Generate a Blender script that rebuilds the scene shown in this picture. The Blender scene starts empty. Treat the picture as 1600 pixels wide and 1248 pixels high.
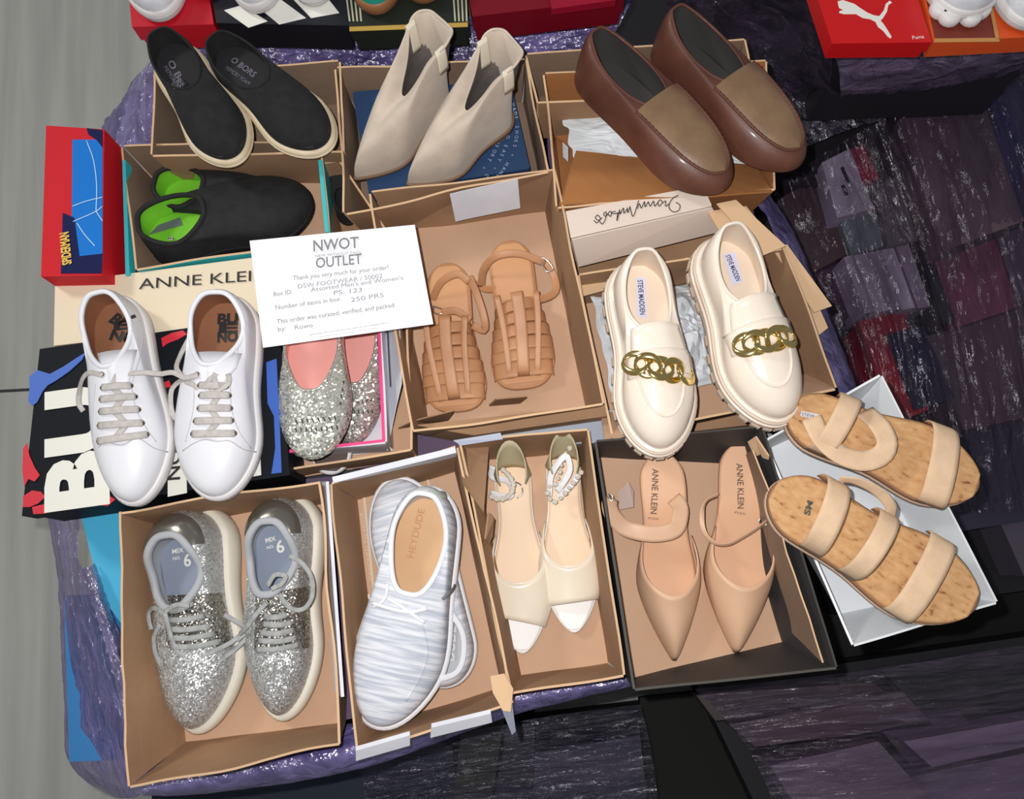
import bpy, math, random
from mathutils import Vector, Matrix, noise
from mathutils.bvhtree import BVHTree

random.seed(7)
S = bpy.context.scene
COL = S.collection
PI = math.pi

# ------------------------------------------------------------------ camera, world, lights
F = 1300.0                                   # focal length in pixels of the 1600 px wide frame
TILT, ROLL = math.radians(14), math.radians(-7)
R = Matrix.Rotation(TILT, 3, 'X') @ Matrix.Rotation(ROLL, 3, 'Z')
CAM = Vector((0, 0, .05)) + R @ Vector((0, 0, 1.15))
cd = bpy.data.cameras.new('camera'); cam = bpy.data.objects.new('camera', cd); COL.objects.link(cam)
cam.matrix_world = Matrix.Translation(CAM) @ R.to_4x4()
cd.sensor_width = 36; cd.lens = 36 * F / 1600; cd.clip_start = .01; cd.clip_end = 50
S.camera = cam
W = bpy.data.worlds.new('world'); S.world = W; W.use_nodes = True
W.node_tree.nodes['Background'].inputs[0].default_value = (.93, .96, 1, 1)
W.node_tree.nodes['Background'].inputs[1].default_value = .20
def lamp(name, kind, loc, power, size, col=(1, 1, 1), target=None):
    d = bpy.data.lights.new(name, kind); o = bpy.data.objects.new(name, d); COL.objects.link(o)
    d.energy = power; d.color = col; o.location = loc
    if kind == 'AREA': d.shape = 'DISK'; d.size = size
    else: d.shadow_soft_size = size
    if target is not None: o.rotation_euler = (Vector(target) - Vector(loc)).to_track_quat('-Z', 'Y').to_euler()
    return o
lamp('phone_flash', 'POINT', CAM + R @ Vector((-.035, .03, .0)), 45, .006, (1, .98, .975))
lamp('warehouse_lamp', 'AREA', (-2.4, 1.7, 2.6), 42, .6, (1, 1, .92), (-1.3, .6, -1))
S.view_settings.view_transform = 'Standard'; S.view_settings.look = 'None'
S.view_settings.exposure = 0.0; S.view_settings.gamma = 1; S.view_settings.use_curve_mapping = False
GZ = -1.0                                    # the concrete floor; z = 0 is the top of the pallet load

def ray(px, py):
    return (R @ Vector(((px - 800) / F, (624 - py) / F, -1))).normalized()
def P(px, py, z=0.0):
    d = ray(px, py)
    return CAM + d * ((z - CAM.z) / d.z)

# ------------------------------------------------------------------ materials
def lin(c):
    return tuple(((v / 255) / 12.92 if v / 255 <= .04045 else ((v / 255 + .055) / 1.055) ** 2.4) for v in c)
MATS = {}
def mat(name, c, rough=.6, c2=None, nscale=8, bump=0, bscale=300, metal=0, coat=0, sheen=0, alpha=1, kind=None, stretch=(1, 1, 1), spec=.5, detail=4, gloss=.16, facet=210, fk=.6):
    if name in MATS: return MATS[name]
    m = bpy.data.materials.new(name); m.use_nodes = True; MATS[name] = m
    nt = m.node_tree; N = nt.nodes; Lk = nt.links; b = N['Principled BSDF']
    col = (*lin(c), 1); b.inputs['Base Color'].default_value = col
    b.inputs['Roughness'].default_value = rough; b.inputs['Metallic'].default_value = metal
    b.inputs['Coat Weight'].default_value = coat; b.inputs['Coat Roughness'].default_value = .12
    b.inputs['Sheen Weight'].default_value = sheen; b.inputs['Specular IOR Level'].default_value = spec
    b.inputs['Alpha'].default_value = alpha
    tc = N.new('ShaderNodeTexCoord'); mp = N.new('ShaderNodeMapping'); mp.inputs['Scale'].default_value = stretch
    Lk.new(tc.outputs['Object'], mp.inputs[0])
    if c2 is not None:
        nz = N.new('ShaderNodeTexNoise'); nz.inputs['Scale'].default_value = nscale; nz.inputs['Detail'].default_value = detail
        Lk.new(mp.outputs[0], nz.inputs[0])
        r = N.new('ShaderNodeValToRGB'); r.color_ramp.elements[0].position = .35; r.color_ramp.elements[1].position = .65
        r.color_ramp.elements[0].color = col; r.color_ramp.elements[1].color = (*lin(c2), 1)
        Lk.new(nz.outputs[0], r.inputs[0]); Lk.new(r.outputs[0], b.inputs['Base Color'])
    if bump:
        nz = N.new('ShaderNodeTexNoise'); nz.inputs['Scale'].default_value = bscale; nz.inputs['Detail'].default_value = 3
        Lk.new(mp.outputs[0], nz.inputs[0])
        bp = N.new('ShaderNodeBump'); bp.inputs['Strength'].default_value = bump; bp.inputs['Distance'].default_value = .002
        Lk.new(nz.outputs[0], bp.inputs['Height']); Lk.new(bp.outputs[0], b.inputs['Normal'])
    if kind == 'glitter':                     # every flake is a cell with its own tilt and brightness
        v = N.new('ShaderNodeTexVoronoi'); v.inputs['Scale'].default_value = nscale
        Lk.new(mp.outputs[0], v.inputs[0])
        sub = N.new('ShaderNodeVectorMath'); sub.operation = 'SUBTRACT'; sub.inputs[1].default_value = (.5, .5, .5)
        sc = N.new('ShaderNodeVectorMath'); sc.operation = 'SCALE'; sc.inputs['Scale'].default_value = bscale
        g = N.new('ShaderNodeNewGeometry'); ad = N.new('ShaderNodeVectorMath'); nm = N.new('ShaderNodeVectorMath'); nm.operation = 'NORMALIZE'
        Lk.new(v.outputs['Color'], sub.inputs[0]); Lk.new(sub.outputs[0], sc.inputs[0])
        Lk.new(g.outputs['Normal'], ad.inputs[0]); Lk.new(sc.outputs[0], ad.inputs[1]); Lk.new(ad.outputs[0], nm.inputs[0])
        Lk.new(nm.outputs[0], b.inputs['Normal'])
        r = N.new('ShaderNodeValToRGB'); r.color_ramp.elements[0].color = col; r.color_ramp.elements[1].color = (*lin(c2 or (255, 255, 255)), 1)
        Lk.new(v.outputs['Color'], r.inputs[0]); Lk.new(r.outputs[0], b.inputs['Base Color'])
    if kind == 'cork':
        v = N.new('ShaderNodeTexNoise'); v.inputs['Scale'].default_value = 90; v.inputs['Detail'].default_value = 6
        mp2 = N.new('ShaderNodeMapping'); mp2.inputs['Scale'].default_value = (1.6, .8, 1)
        Lk.new(tc.outputs['Object'], mp2.inputs[0]); Lk.new(mp2.outputs[0], v.inputs[0])
        r = N.new('ShaderNodeValToRGB'); e = r.color_ramp.elements
        e[0].position = .26; e[0].color = (*lin((120, 70, 35)), 1); e[1].position = .40; e[1].color = col
        x = e.new(.75); x.color = (*lin(c2), 1)
        Lk.new(v.outputs[0], r.inputs[0]); Lk.new(r.outputs[0], b.inputs['Base Color'])
    if kind == 'stripes':                     # heathered knit bands running across the shoe
        w = N.new('ShaderNodeTexNoise'); w.inputs['Scale'].default_value = 1; w.inputs['Detail'].default_value = 5; w.inputs['Distortion'].default_value = .3
        mp2 = N.new('ShaderNodeMapping'); mp2.inputs['Scale'].default_value = (16, 210, 16)
        Lk.new(tc.outputs['Object'], mp2.inputs[0]); Lk.new(mp2.outputs[0], w.inputs[0])
        r = N.new('ShaderNodeValToRGB'); e = r.color_ramp.elements
        e[0].position = .38; e[0].color = col; e[1].position = .60; e[1].color = (*lin(c2), 1)
        Lk.new(w.outputs[0], r.inputs[0]); Lk.new(r.outputs[0], b.inputs['Base Color'])
    if kind == 'film':                        # crinkled stretch wrap: clear, tinted, folds catching the light
        b.inputs['Roughness'].default_value = .5; b.inputs['Specular IOR Level'].default_value = .3
        def bump(scale, dist, prev=None, dd=4):
            n_ = N.new('ShaderNodeTexNoise'); n_.inputs['Scale'].default_value = scale; n_.inputs['Detail'].default_value = dd; n_.inputs['Distortion'].default_value = .8
            Lk.new(mp.outputs[0], n_.inputs[0])
            q = N.new('ShaderNodeBump'); q.inputs['Strength'].default_value = 1; q.inputs['Distance'].default_value = dist
            Lk.new(n_.outputs[0], q.inputs['Height'])
            if prev: Lk.new(prev.outputs[0], q.inputs['Normal'])
            return n_, q
        n1, b1 = bump(22, .013, None, 6); n3, b3 = bump(110, .007, b1, 3)
        Lk.new(b1.outputs[0], b.inputs['Normal'])
        n2 = N.new('ShaderNodeTexNoise'); n2.inputs['Scale'].default_value = 9; n2.inputs['Detail'].default_value = 5
        Lk.new(mp.outputs[0], n2.inputs[0])
        mr = N.new('ShaderNodeMapRange'); mr.inputs[1].default_value = .35; mr.inputs[2].default_value = .7
        mr.inputs[3].default_value = max(0, alpha - .25); mr.inputs[4].default_value = min(1, alpha + .25)
        r = N.new('ShaderNodeValToRGB'); r.color_ramp.elements[0].position = .35; r.color_ramp.elements[1].position = .7
        r.color_ramp.elements[0].color = col; r.color_ramp.elements[1].color = (*lin(c2 or c), 1)
        Lk.new(n2.outputs[0], mr.inputs[0]); Lk.new(n1.outputs[0], r.inputs[0]); Lk.new(r.outputs[0], b.inputs['Base Color'])
        b.inputs['Alpha'].default_value = 1
        tr = N.new('ShaderNodeBsdfTransparent'); tr.inputs[0].default_value = (.86, .82, .92, 1)
        gl = N.new('ShaderNodeBsdfAnisotropic'); gl.inputs['Roughness'].default_value = rough; gl.inputs[0].default_value = (.95, .93, 1, 1); gl.inputs['Anisotropy'].default_value = 0
        vo = N.new('ShaderNodeTexVoronoi'); vo.inputs['Scale'].default_value = facet   # crinkle facets, each tilted its own way
        mx = N.new('ShaderNodeVectorMath'); mx.operation = 'MULTIPLY_ADD'; mx.inputs[1].default_value = (.02, .02, .02)
        Lk.new(n3.outputs['Color'], mx.inputs[0]); Lk.new(mp.outputs[0], mx.inputs[2]); Lk.new(mx.outputs[0], vo.inputs[0])
        sb = N.new('ShaderNodeVectorMath'); sb.operation = 'SUBTRACT'; sb.inputs[1].default_value = (.5, .5, .5); Lk.new(vo.outputs['Color'], sb.inputs[0])
        ma = N.new('ShaderNodeVectorMath'); ma.operation = 'MULTIPLY_ADD'; ma.inputs[1].default_value = (fk, fk, fk)
        Lk.new(sb.outputs[0], ma.inputs[0]); Lk.new(b1.outputs[0], ma.inputs[2])
        nz_ = N.new('ShaderNodeVectorMath'); nz_.operation = 'NORMALIZE'; Lk.new(ma.outputs[0], nz_.inputs[0]); Lk.new(nz_.outputs[0], gl.inputs['Normal'])
        m1 = N.new('ShaderNodeMixShader'); m2 = N.new('ShaderNodeMixShader'); m2.inputs[0].default_value = gloss
        Lk.new(mr.outputs[0], m1.inputs[0]); Lk.new(tr.outputs[0], m1.inputs[1]); Lk.new(b.outputs[0], m1.inputs[2])
        Lk.new(m1.outputs[0], m2.inputs[1]); Lk.new(gl.outputs[0], m2.inputs[2])
        Lk.new(m2.outputs[0], N['Material Output'].inputs[0])
    return m

CARD = mat('cardboard_inside', (206, 168, 138), .85, (194, 156, 126), 5, .15, 500)
CARD2 = mat('cardboard_brown', (166, 130, 98), .85, (146, 112, 84), 6, .15, 500)
CARD3 = mat('cardboard_orange', (182, 122, 70), .85, (164, 106, 60), 5, .15, 500)
CARDG = mat('cardboard_greyed', (142, 118, 98), .85, (126, 102, 84), 6, .15, 500)
CARDE = mat('cardboard_edge', (214, 178, 140), .9)
WHITE = mat('white_paper', (226, 226, 232), .7, (215, 216, 224), 20)
BLACKB = mat('black_card', (42, 40, 42), .6, (52, 49, 50), 8, .1, 300)
CREAM = mat('cream_card', (232, 216, 188), .6)
CREAM2 = mat('cream_card_pale', (228, 210, 196), .6)
INK = mat('black_ink', (38, 34, 36), .6)
GREYINK = mat('grey_ink', (172, 172, 174), .8)
WHITEP = mat('white_print', (238, 236, 228), .6)

# ------------------------------------------------------------------ mesh helpers
def tag(o, label=None, cat=None, group=None, kind=None):
    if label: o['label'] = label
    if cat: o['category'] = cat
    if group: o['group'] = group
    if kind: o['kind'] = kind
    return o
def root(name, label, cat, group=None, M=None, loc=None):
    o = bpy.data.objects.new(name, None); COL.objects.link(o); o.empty_display_size = .05
    if M is not None: o.matrix_world = M
    elif loc is not None: o.matrix_world = Matrix.Translation(loc)
    return tag(o, label, cat, group)
def inv(o): return o.matrix_world.inverted()
def obj(name, V, Fc, m, parent=None, smooth=False, world=False, mi=None):
    """one mesh object; world=True means V are world points, moved into the parent's frame"""
    if world and parent is not None:
        q = parent
        Mi = chain_inv(parent); V = [Mi @ Vector(v) for v in V]
    me = bpy.data.meshes.new(name); me.from_pydata([tuple(v) for v in V], [], Fc)
    for x in (m if isinstance(m, (list, tuple)) else [m]): me.materials.append(x)
    if mi: me.polygons.foreach_set('material_index', mi)
    if smooth: me.polygons.foreach_set('use_smooth', [True] * len(me.polygons))
    me.validate(); me.update()
    o = bpy.data.objects.new(name, me); COL.objects.link(o)
    if parent is not None: o.parent = parent
    return o
def chain_inv(o):
    M = o.matrix_basis.copy()
    while o.parent is not None:
        o = o.parent; M = o.matrix_basis @ M
    return M.inverted()
def lerp(a, b, t): return a + (b - a) * t
def catmull(tab, s):
    if s <= tab[0][0]: return tab[0][1]
    if s >= tab[-1][0]: return tab[-1][1]
    for i in range(len(tab) - 1):
        x0, y0 = tab[i]; x1, y1 = tab[i + 1]
        if s <= x1:
            t = (s - x0) / (x1 - x0)
            m0 = (tab[i + 1][1] - tab[i - 1][1]) / (x1 - tab[i - 1][0]) if i > 0 else (y1 - y0) / (x1 - x0)
            m1 = (tab[i + 2][1] - y0) / (tab[i + 2][0] - x0) if i + 2 < len(tab) else (y1 - y0) / (x1 - x0)
            h = x1 - x0; t2 = t * t; t3 = t2 * t
            return (2*t3-3*t2+1)*y0 + (t3-2*t2+t)*h*m0 + (-2*t3+3*t2)*y1 + (t3-t2)*h*m1
def resample(pts, n):
    pts = [Vector(p) for p in pts]
    if len(pts) == 2: return [pts[0].lerp(pts[1], i / (n - 1)) for i in range(n)]
    d = [0]
    for a, b in zip(pts, pts[1:]): d.append(d[-1] + max((b - a).length, 1e-6))
    tabs = [[(d[i], pts[i][k]) for i in range(len(pts))] for k in range(3)]
    return [Vector([catmull(tabs[k], d[-1] * i / (n - 1)) for k in range(3)]) for i in range(n)]
def sweep(V, Fc, path, width, thick, normals=None, closed=False, wd=None, sec=8):
    """flat band of rounded section along path; appends to V, Fc"""
    n = len(path); b0 = len(V)
    for i, p in enumerate(path):
        a = path[(i - 1) % n] if (closed or i > 0) else p; c = path[(i + 1) % n] if (closed or i < n - 1) else p
        t = (c - a)
        if t.length < 1e-9: t = Vector((0, 1, 0))
        t.normalize(); nn = normals[i] if normals else Vector((0, 0, 1))
        w = wd[i] if wd else t.cross(nn)
        if w.length < 1e-6: w = Vector((1, 0, 0))
        w = w.normalized(); nn = w.cross(t).normalized() if not wd else nn
        ww = width[i] if isinstance(width, (list, tuple)) else width
        for k in range(sec):
            q = 2 * PI * k / sec + PI / sec
            cx = math.copysign(abs(math.cos(q)) ** .5, math.cos(q)); cy = math.copysign(abs(math.sin(q)) ** .7, math.sin(q))
            V.append(p + w * (cx * ww / 2) + nn * (cy * thick / 2))
    m = n if closed else n - 1
    for i in range(m):
        j = (i + 1) % n
        for k in range(sec):
            l = (k + 1) % sec
            Fc.append((b0 + i*sec + k, b0 + i*sec + l, b0 + j*sec + l, b0 + j*sec + k))
    if not closed:
        Fc.append(tuple(b0 + k for k in range(sec))[::-1]); Fc.append(tuple(b0 + (n-1)*sec + k for k in range(sec)))
def band(name, path, width, thick, m, parent, normals=None, closed=False, world=False, wd=None, sec=8):
    V, Fc = [], []; sweep(V, Fc, path, width, thick, normals, closed, wd, sec)
    return obj(name, V, Fc, m, parent, True, world)
def slab(name, quad, thick, m, parent=None, nu=1, nv=1, wob=0, world=True, edge=None, rag=0, back=None):
    """panel between 4 world corners (a,b along the bottom, c,d along the top), thick towards its own normal; top edge may be ragged"""
    a, b, c, d = [Vector(q) for q in quad]
    nrm = ((b - a).cross(d - a)).normalized(); V = []; Fc = []; mi = []
    for side in (0, 1):
        for j in range(nv + 1):
            for i in range(nu + 1):
                u, v = i / nu, j / nv
                p = a.lerp(b, u).lerp(d.lerp(c, u), v)
                if wob: p = p + nrm * (noise.noise(p * 9 + Vector((3, 1, 7))) * wob)
                if rag and j == nv: p = p + (d - a).normalized() * (noise.noise(Vector((p.x * 40, p.y * 40, 2))) * rag)
                V.append(p + nrm * (thick if side else 0))
    q = (nu + 1) * (nv + 1)
    for j in range(nv):
        for i in range(nu):
            k = j * (nu + 1) + i
            Fc.append((k, k + nu + 1, k + nu + 2, k + 1)); mi.append(0)
            Fc.append((q + k, q + k + 1, q + k + nu + 2, q + k + nu + 1)); mi.append(1 if back else 0)
    def rim(k0, k1): Fc.append((k0, k1, q + k1, q + k0)); mi.append(2 if edge else 0)
    for i in range(nu): rim(i, i + 1); rim(nv*(nu+1) + i + 1, nv*(nu+1) + i)
    for j in range(nv): rim((j+1)*(nu+1), j*(nu+1)); rim(j*(nu+1) + nu, (j+1)*(nu+1) + nu)
    return obj(name, V, Fc, [m, back or m, edge or m], parent, False, world, mi)
def poly(name, pts, thick, m, parent=None, world=True):
    """flat piece with the given world outline, extruded downwards"""
    n = len(pts); pts = [Vector(p) for p in pts]
    nrm = Vector((0, 0, 0))
    for i in range(n): nrm += (pts[i] - pts[0]).cross(pts[(i+1) % n] - pts[0])
    nrm.normalize()
    if nrm.z < 0: nrm = -nrm
    V = pts + [p - nrm * thick for p in pts]
    Fc = [tuple(range(n)), tuple(range(2*n - 1, n - 1, -1))] + [(i, n + i, n + (i+1) % n, (i+1) % n) for i in range(n)]
    return obj(name, V, Fc, m, parent, False, world)
def pp(lst, z): return [P(x, y, z) for x, y in lst]
def box8(name, lo, hi, m, parent=None, world=True, bevel=0, mi=None):
    """solid between a lower and an upper quad of world points"""
    V = list(lo) + list(hi)
    o = obj(name, V, [(3, 2, 1, 0), (4, 5, 6, 7), (0, 1, 5, 4), (1, 2, 6, 5), (2, 3, 7, 6), (3, 0, 4, 7)], m, parent, False, world, mi)
    return o
def text(name, s, m, parent, O, X, Y, width=None, size=None, world=True, lift=.0006, bold=0, condense=1, thick=.0003):
    """lettering as a thin mesh: O baseline start, X baseline direction, Y up direction"""
    cu = bpy.data.curves.new('t', 'FONT'); cu.body = s; cu.size = 1; cu.offset = bold; cu.resolution_u = 3
    cu.extrude = 0
    t = bpy.data.objects.new('t', cu); COL.objects.link(t)
    dg = bpy.context.evaluated_depsgraph_get(); me = bpy.data.meshes.new_from_object(t.evaluated_get(dg))
    V = [v.co.copy() for v in me.vertices]; Fc = [tuple(p.vertices) for p in me.polygons]
    bpy.data.objects.remove(t); bpy.data.curves.remove(cu); bpy.data.meshes.remove(me)
    if not V: return None
    x0 = min(v.x for v in V); x1 = max(v.x for v in V)
    X = Vector(X); Y = Vector(Y); X.normalize(); Nn = X.cross(Y).normalized(); Y = Nn.cross(X)
    k = (width / (x1 - x0)) if width else size
    ky = size / .7 if (size and width) else k
    V = [Vector(O) + X * ((v.x - x0) * k * condense) + Y * (v.y * ky) + Nn * lift for v in V]
    return obj(name, V, Fc, m, parent, False, world)
def text_px(name, s, m, parent, a, b, z, size, bold=0, lift=.0006):
    """lettering lying flat at height z whose baseline runs between two photo points; size = cap height in metres"""
    A, B = P(*a, z), P(*b, z); X = B - A
    return text(name, s, m, parent, A, X, Vector((0, 0, 1)).cross(X), width=X.length, size=size, bold=bold, lift=lift)

# ------------------------------------------------------------------ boxes
def tray(label, rim, zr=.1, zf=0., inset=.012, name='shoebox_tray', inner=CARD, outer=CARD2, wall=None, floorm=None,
         rag=(0, 0, 0, 0), group=None, cat='box', insets=None, wob=.004, zrs=None, edge=CARDE, skip=()):
    """open cardboard tray: rim corners in the photo TL, TR, BR, BL at height zr"""
    zrs = zrs or [zr] * 4
    top = [P(x, y, z) for (x, y), z in zip(rim, zrs)]; c = sum(top, Vector()) / 4
    bot = []
    for i, p in enumerate(top):
        k = insets[i] if insets else inset
        dx = (top[i ^ 1] - p).normalized(); dy = (top[3 - i] - p).normalized()
        q = p + dx * k + dy * k; bot.append(Vector((q.x, q.y, zf)))
    r = root(name, label, cat, group, loc=(c.x, c.y, zf))
    cb = sum(bot, Vector()) / 4; bt = [b + (b - cb).normalized() * .004 for b in bot]
    poly('bottom_panel', [b + Vector((0, 0, .003)) for b in bt], .003, floorm or inner, r)
    names = ['side_panel'] * 4
    for k, (i, j) in enumerate(((1, 0), (2, 1), (3, 2), (0, 3))):
        if k in skip: continue
        # panel from bottom edge i->j, normal outwards
        slab('side_panel', (bot[i], bot[j], top[j], top[i]), .003, wall or inner, r, 14, 5, wob, True, edge, rag[k], outer)
    return r, top, bot
def carton(label, top, zt, zb, m, lidm=None, lidh=.03, name='shoebox', group=None, cat='box', lift=.002, grow=0):
    """closed box: body and overlapping lid"""
    T = [P(x, y, zt) for x, y in top]; c = sum(T, Vector()) / 4
    r = root(name, label, cat, group, loc=(c.x, c.y, zb))
    if lidm is None:
        box8('body', [Vector((p.x, p.y, zb)) for p in T], T, m, r); return r, T
    ins = [p + (c - p).normalized() * .004 for p in T]
    box8('body', [Vector((p.x, p.y, zb)) for p in ins], [Vector((p.x, p.y, zt - .002)) for p in ins], m, r)
    box8('lid', [Vector((p.x, p.y, zt - lidh)) for p in T], T, lidm, r)
    return r, T
def flap(px, zs, m, parent, name='flap', thick=.002):
    return poly(name, [P(x, y, z) for (x, y), z in zip(px, zs)], thick, m, parent)

def film(name, label, rows, m, nu=160, nv=26, amp=.006, freq=(14, 60), parent=None, seed=0, cat='plastic wrap'):
    """stretch wrap lofted through rows of (px, py, z) points, with folds as geometry"""
    R_ = [resample([P(x, y, z) for x, y, z in row], nu) for row in rows]
    cols = [resample([r[i] for r in R_], nv) for i in range(nu)]
    V = []
    for i in range(nu):
        for j in range(nv):
            p = cols[i][j]; u, v = i / nu, j / nv
            k = noise.fractal(Vector((u * freq[0] + seed, v * freq[1] * .25, seed)), 1, 2, 5)
            k += .7 * (1 - abs(noise.noise(Vector((u * freq[0] * .5, v * freq[1] * .4 + seed + 5, 3)))) * 2)
            V.append(p + Vector((0, 0, 1)) * (k * amp))
    Fc = [(i*nv + j, (i+1)*nv + j, (i+1)*nv + j + 1, i*nv + j + 1) for i in range(nu - 1) for j in range(nv - 1)]
    o = obj(name, V, Fc, m, parent, True, parent is not None)
    if parent is None: tag(o, label, cat)
    return o

# ------------------------------------------------------------------ shoes
NT = 64
SNEAK = dict(W=[(0, .27), (.2, .30), (.45, .30), (.7, .385), (1, .34)], C=[(0, 0), (.3, .0), (.6, -.012), (1, .01)], a=.16, b=.30, pt=.5)
ROUND = dict(W=[(0, .28), (.2, .31), (.45, .31), (.7, .38), (1, .34)], C=[(0, 0), (1, 0)], a=.17, b=.30, pt=.48)
POINT = dict(W=[(0, .20), (.15, .24), (.4, .24), (.62, .36), (.75, .36), (1, .30)], C=[(0, 0), (1, 0)], a=.12, b=.62, pt=.86)
ALMOND = dict(W=[(0, .22), (.15, .25), (.4, .23), (.7, .35), (1, .33)], C=[(0, 0), (.4, -.01), (1, 0)], a=.13, b=.36, pt=.6)
class Shoe:
    def __init__(s, name, label, group, heel, toe, zh=.0, zt=.0, side=1, prof=SNEAK, roll=0, wk=1, sole=(.02, .02), base=None, spring=.008, cat='shoe'):
        A, B = P(*heel, zh), P(*toe, zt); s.L = (B - A).length; f = (B - A) / s.L
        r = f.cross(Vector((0, 0, 1))).normalized(); u = r.cross(f)
        q = Matrix.Rotation(math.radians(roll), 3, f); r = q @ r; u = q @ u
        M = Matrix(((r.x, f.x, u.x, A.x), (r.y, f.y, u.y, A.y), (r.z, f.z, u.z, A.z), (0, 0, 0, 1)))
        s.M = M; s.Mi = M.inverted(); s.r = root(name, label, cat, group, M=M)
        s.side = side; s.p = prof; s.wk = wk; s.sh = sole; s.b = base; s.spring = spring; s.bvh = None; s.bv = []; s.bf = []
    def half(s, t):
        p = s.p; w = catmull(p['W'], t) / 2 * s.wk
        u = min(1, t / p['a']); w *= max(0, 1 - (1 - u) ** 2) ** .5
        u = min(1, (1 - t) / p['b']); w *= max(0, 1 - (1 - u) ** 2) ** p['pt']
        return w * s.L
    def cen(s, t): return catmull(s.p['C'], t) * s.side * s.L
    def zb(s, t):
        z = s.spring * max(0, (t - .68) / .32) ** 2
        if s.b: z += catmull(s.b, t)
        return z
    def zt(s, t): return s.zb(t) + lerp(s.sh[0], s.sh[1], min(1, max(0, (t - .2) / .5)))
    def ring(s, off=0., n=NT, a=0., b=1., k=1.):
        pts = []
        for i in range(n):
            th = 2 * PI * i / n; u = (1 - math.cos(th)) / 2; t = a + (b - a) * u
            sg = 1 if i < n / 2 else -1
            if i in (0, n // 2): sg = 0
            pts.append((Vector((s.cen(t) + sg * s.half(t) * k, t * s.L)), t))
        if off:
            out = []
            for i in range(n):
                d = pts[(i + 1) % n][0] - pts[i - 1][0]; nn = Vector((-d.y, d.x))
                nn = -nn
                if nn.length: nn.normalize()
                if i == 0: nn = Vector((0, -1))
                elif i == n // 2: nn = Vector((0, 1))
                elif nn.x * (1 if i < n / 2 else -1) < -.9: nn = -nn
                out.append((pts[i][0] + nn * off, pts[i][1]))
            pts = out
        return pts
    def cap(s, b0, n=NT, flip=False):
        Fc = [(b0, b0 + 1, b0 + n - 1)]
        for i in range(1, n // 2 - 1): Fc.append((b0 + i, b0 + i + 1, b0 + n - i - 1, b0 + n - i))
        Fc.append((b0 + n//2 - 1, b0 + n//2, b0 + n//2 + 1))
        return Fc
    def loft(s, name, rings, m, capb=False, capt=False, smooth=True, parent=None):
        V = []; Fc = []; n = len(rings[0])
        for r in rings: V += r
        for k in range(len(rings) - 1):
            for i in range(n):
                j = (i + 1) % n; Fc.append((k*n + i, k*n + j, (k+1)*n + j, (k+1)*n + i))
        if capb: Fc += s.cap(0, n)
        if capt: Fc += s.cap((len(rings)-1) * n, n)
        return obj(name, V, Fc, m, parent or s.r, smooth)
    def layer(s, name, m, off, z0, z1, rnd=.003, smooth=True, bulge=0, parent=None):
        """solid slab of the shoe outline; z0/z1 fractions of sole height (callables of t or numbers in metres above bottom)"""
        f0 = lambda t: s.zb(t) + z0 * (s.zt(t) - s.zb(t)) / s.sh[0]; f1 = lambda t: s.zb(t) + z1 * (s.zt(t) - s.zb(t)) / s.sh[0]
        rr = []
        for o, fr in ((off - rnd, 0), (off, .15), (off + bulge, .5), (off, .85), (off - rnd, 1)):
            rr.append([Vector((p.x, p.y, lerp(f0(t), f1(t), fr))) for p, t in s.ring(o)])
        o = s.loft(name, rr, m, True, True, smooth, parent); s.acc(rr); return o
    def acc(s, rr):
        b = len(s.bv); n = len(rr[0])
        for r in rr: s.bv += r
        for k in range(len(rr) - 1):
            for i in range(n):
                j = (i + 1) % n; s.bf.append((b + k*n + i, b + k*n + j, b + (k+1)*n + j, b + (k+1)*n + i))
        b2 = b + (len(rr)-1) * n
        s.bvh = None
    def accap(s, r):
        b = len(s.bv); s.bv += r; s.bf += s.cap(b, len(r)); s.bvh = None
    def upper(s, m, s0, s1, kw, zr, off=0., K=12, e1=1., e2=1., lining=None, rimr=.0018, rimm=None, fwd=.14, name='upper', rex=(.62, .62), insole=None, ins=.006, insk=.9, toez=None):
        """upper lofted from the sole edge to the rim of the foot opening. kw: half width of the opening (fraction of length) over 0..1, zr: its height over 0..1"""
        lo = s.ring(off); hi = []
        for i in range(NT):
            th = 2 * PI * i / NT; u = (1 - math.cos(th)) / 2; t = s0 + (s1 - s0) * u
            sg = 1 if i < NT / 2 else -1
            w = catmull(kw, u) * s.L * s.wk * max(0, math.sin(th) * sg) ** lerp(rex[0], rex[1], u) * sg if i not in (0, NT//2) else 0
            hi.append((Vector((s.cen(t) + w, t * s.L)), t, u))
        rr = []
        for k in range(K + 1):
            q = k / K * PI / 2; a = 1 - math.cos(q) ** e1; b = math.sin(q) ** e2; r = []
            for i in range(NT):
                p, t = lo[i]; h, th_, u = hi[i]; z0 = s.zt(t) - .003; z1 = s.zb(th_) + catmull(zr, u)
                xy = p.lerp(h, a); r.append(Vector((xy.x, xy.y, lerp(z0, z1, b))))
            rr.append(r)
        o = s.loft(name, rr, m); s.acc(rr); s.rim = rr[-1]; s.rr = rr
        top = rr[-1]; c = sum(top, Vector()) / NT
        if rimr: band('collar_binding', top, rimr * 2, rimr * 2, rimm or m, s.r, closed=True)
        if lining:
            lr = []
            for k in range(5):
                q = k / 4; r = []
                for i in range(NT):
                    h, t, u = hi[i]; tt = min(.93, t + fwd * u ** 5) if u > .5 else max(.02, t)
                    wi = s.half(tt) * insk; sg = 0 if i in (0, NT//2) else (1 if i < NT/2 else -1)
                    tr = max(0, math.sin(2*PI*i/NT) * sg) ** .5
                    tgt = Vector((s.cen(tt) + sg * wi * tr, tt * s.L, s.zt(tt) + ins - .001))
                    e = top[i] + (c - top[i]).normalized() * .0015 - Vector((0, 0, .0005)) if k == 0 else top[i]
                    st = math.sin(q * PI / 2)
                    x = e.lerp(tgt, q); x.x = lerp(e.x, tgt.x, st); r.append(x)
                lr.append(r)
            s.loft('lining', lr, lining)
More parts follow.
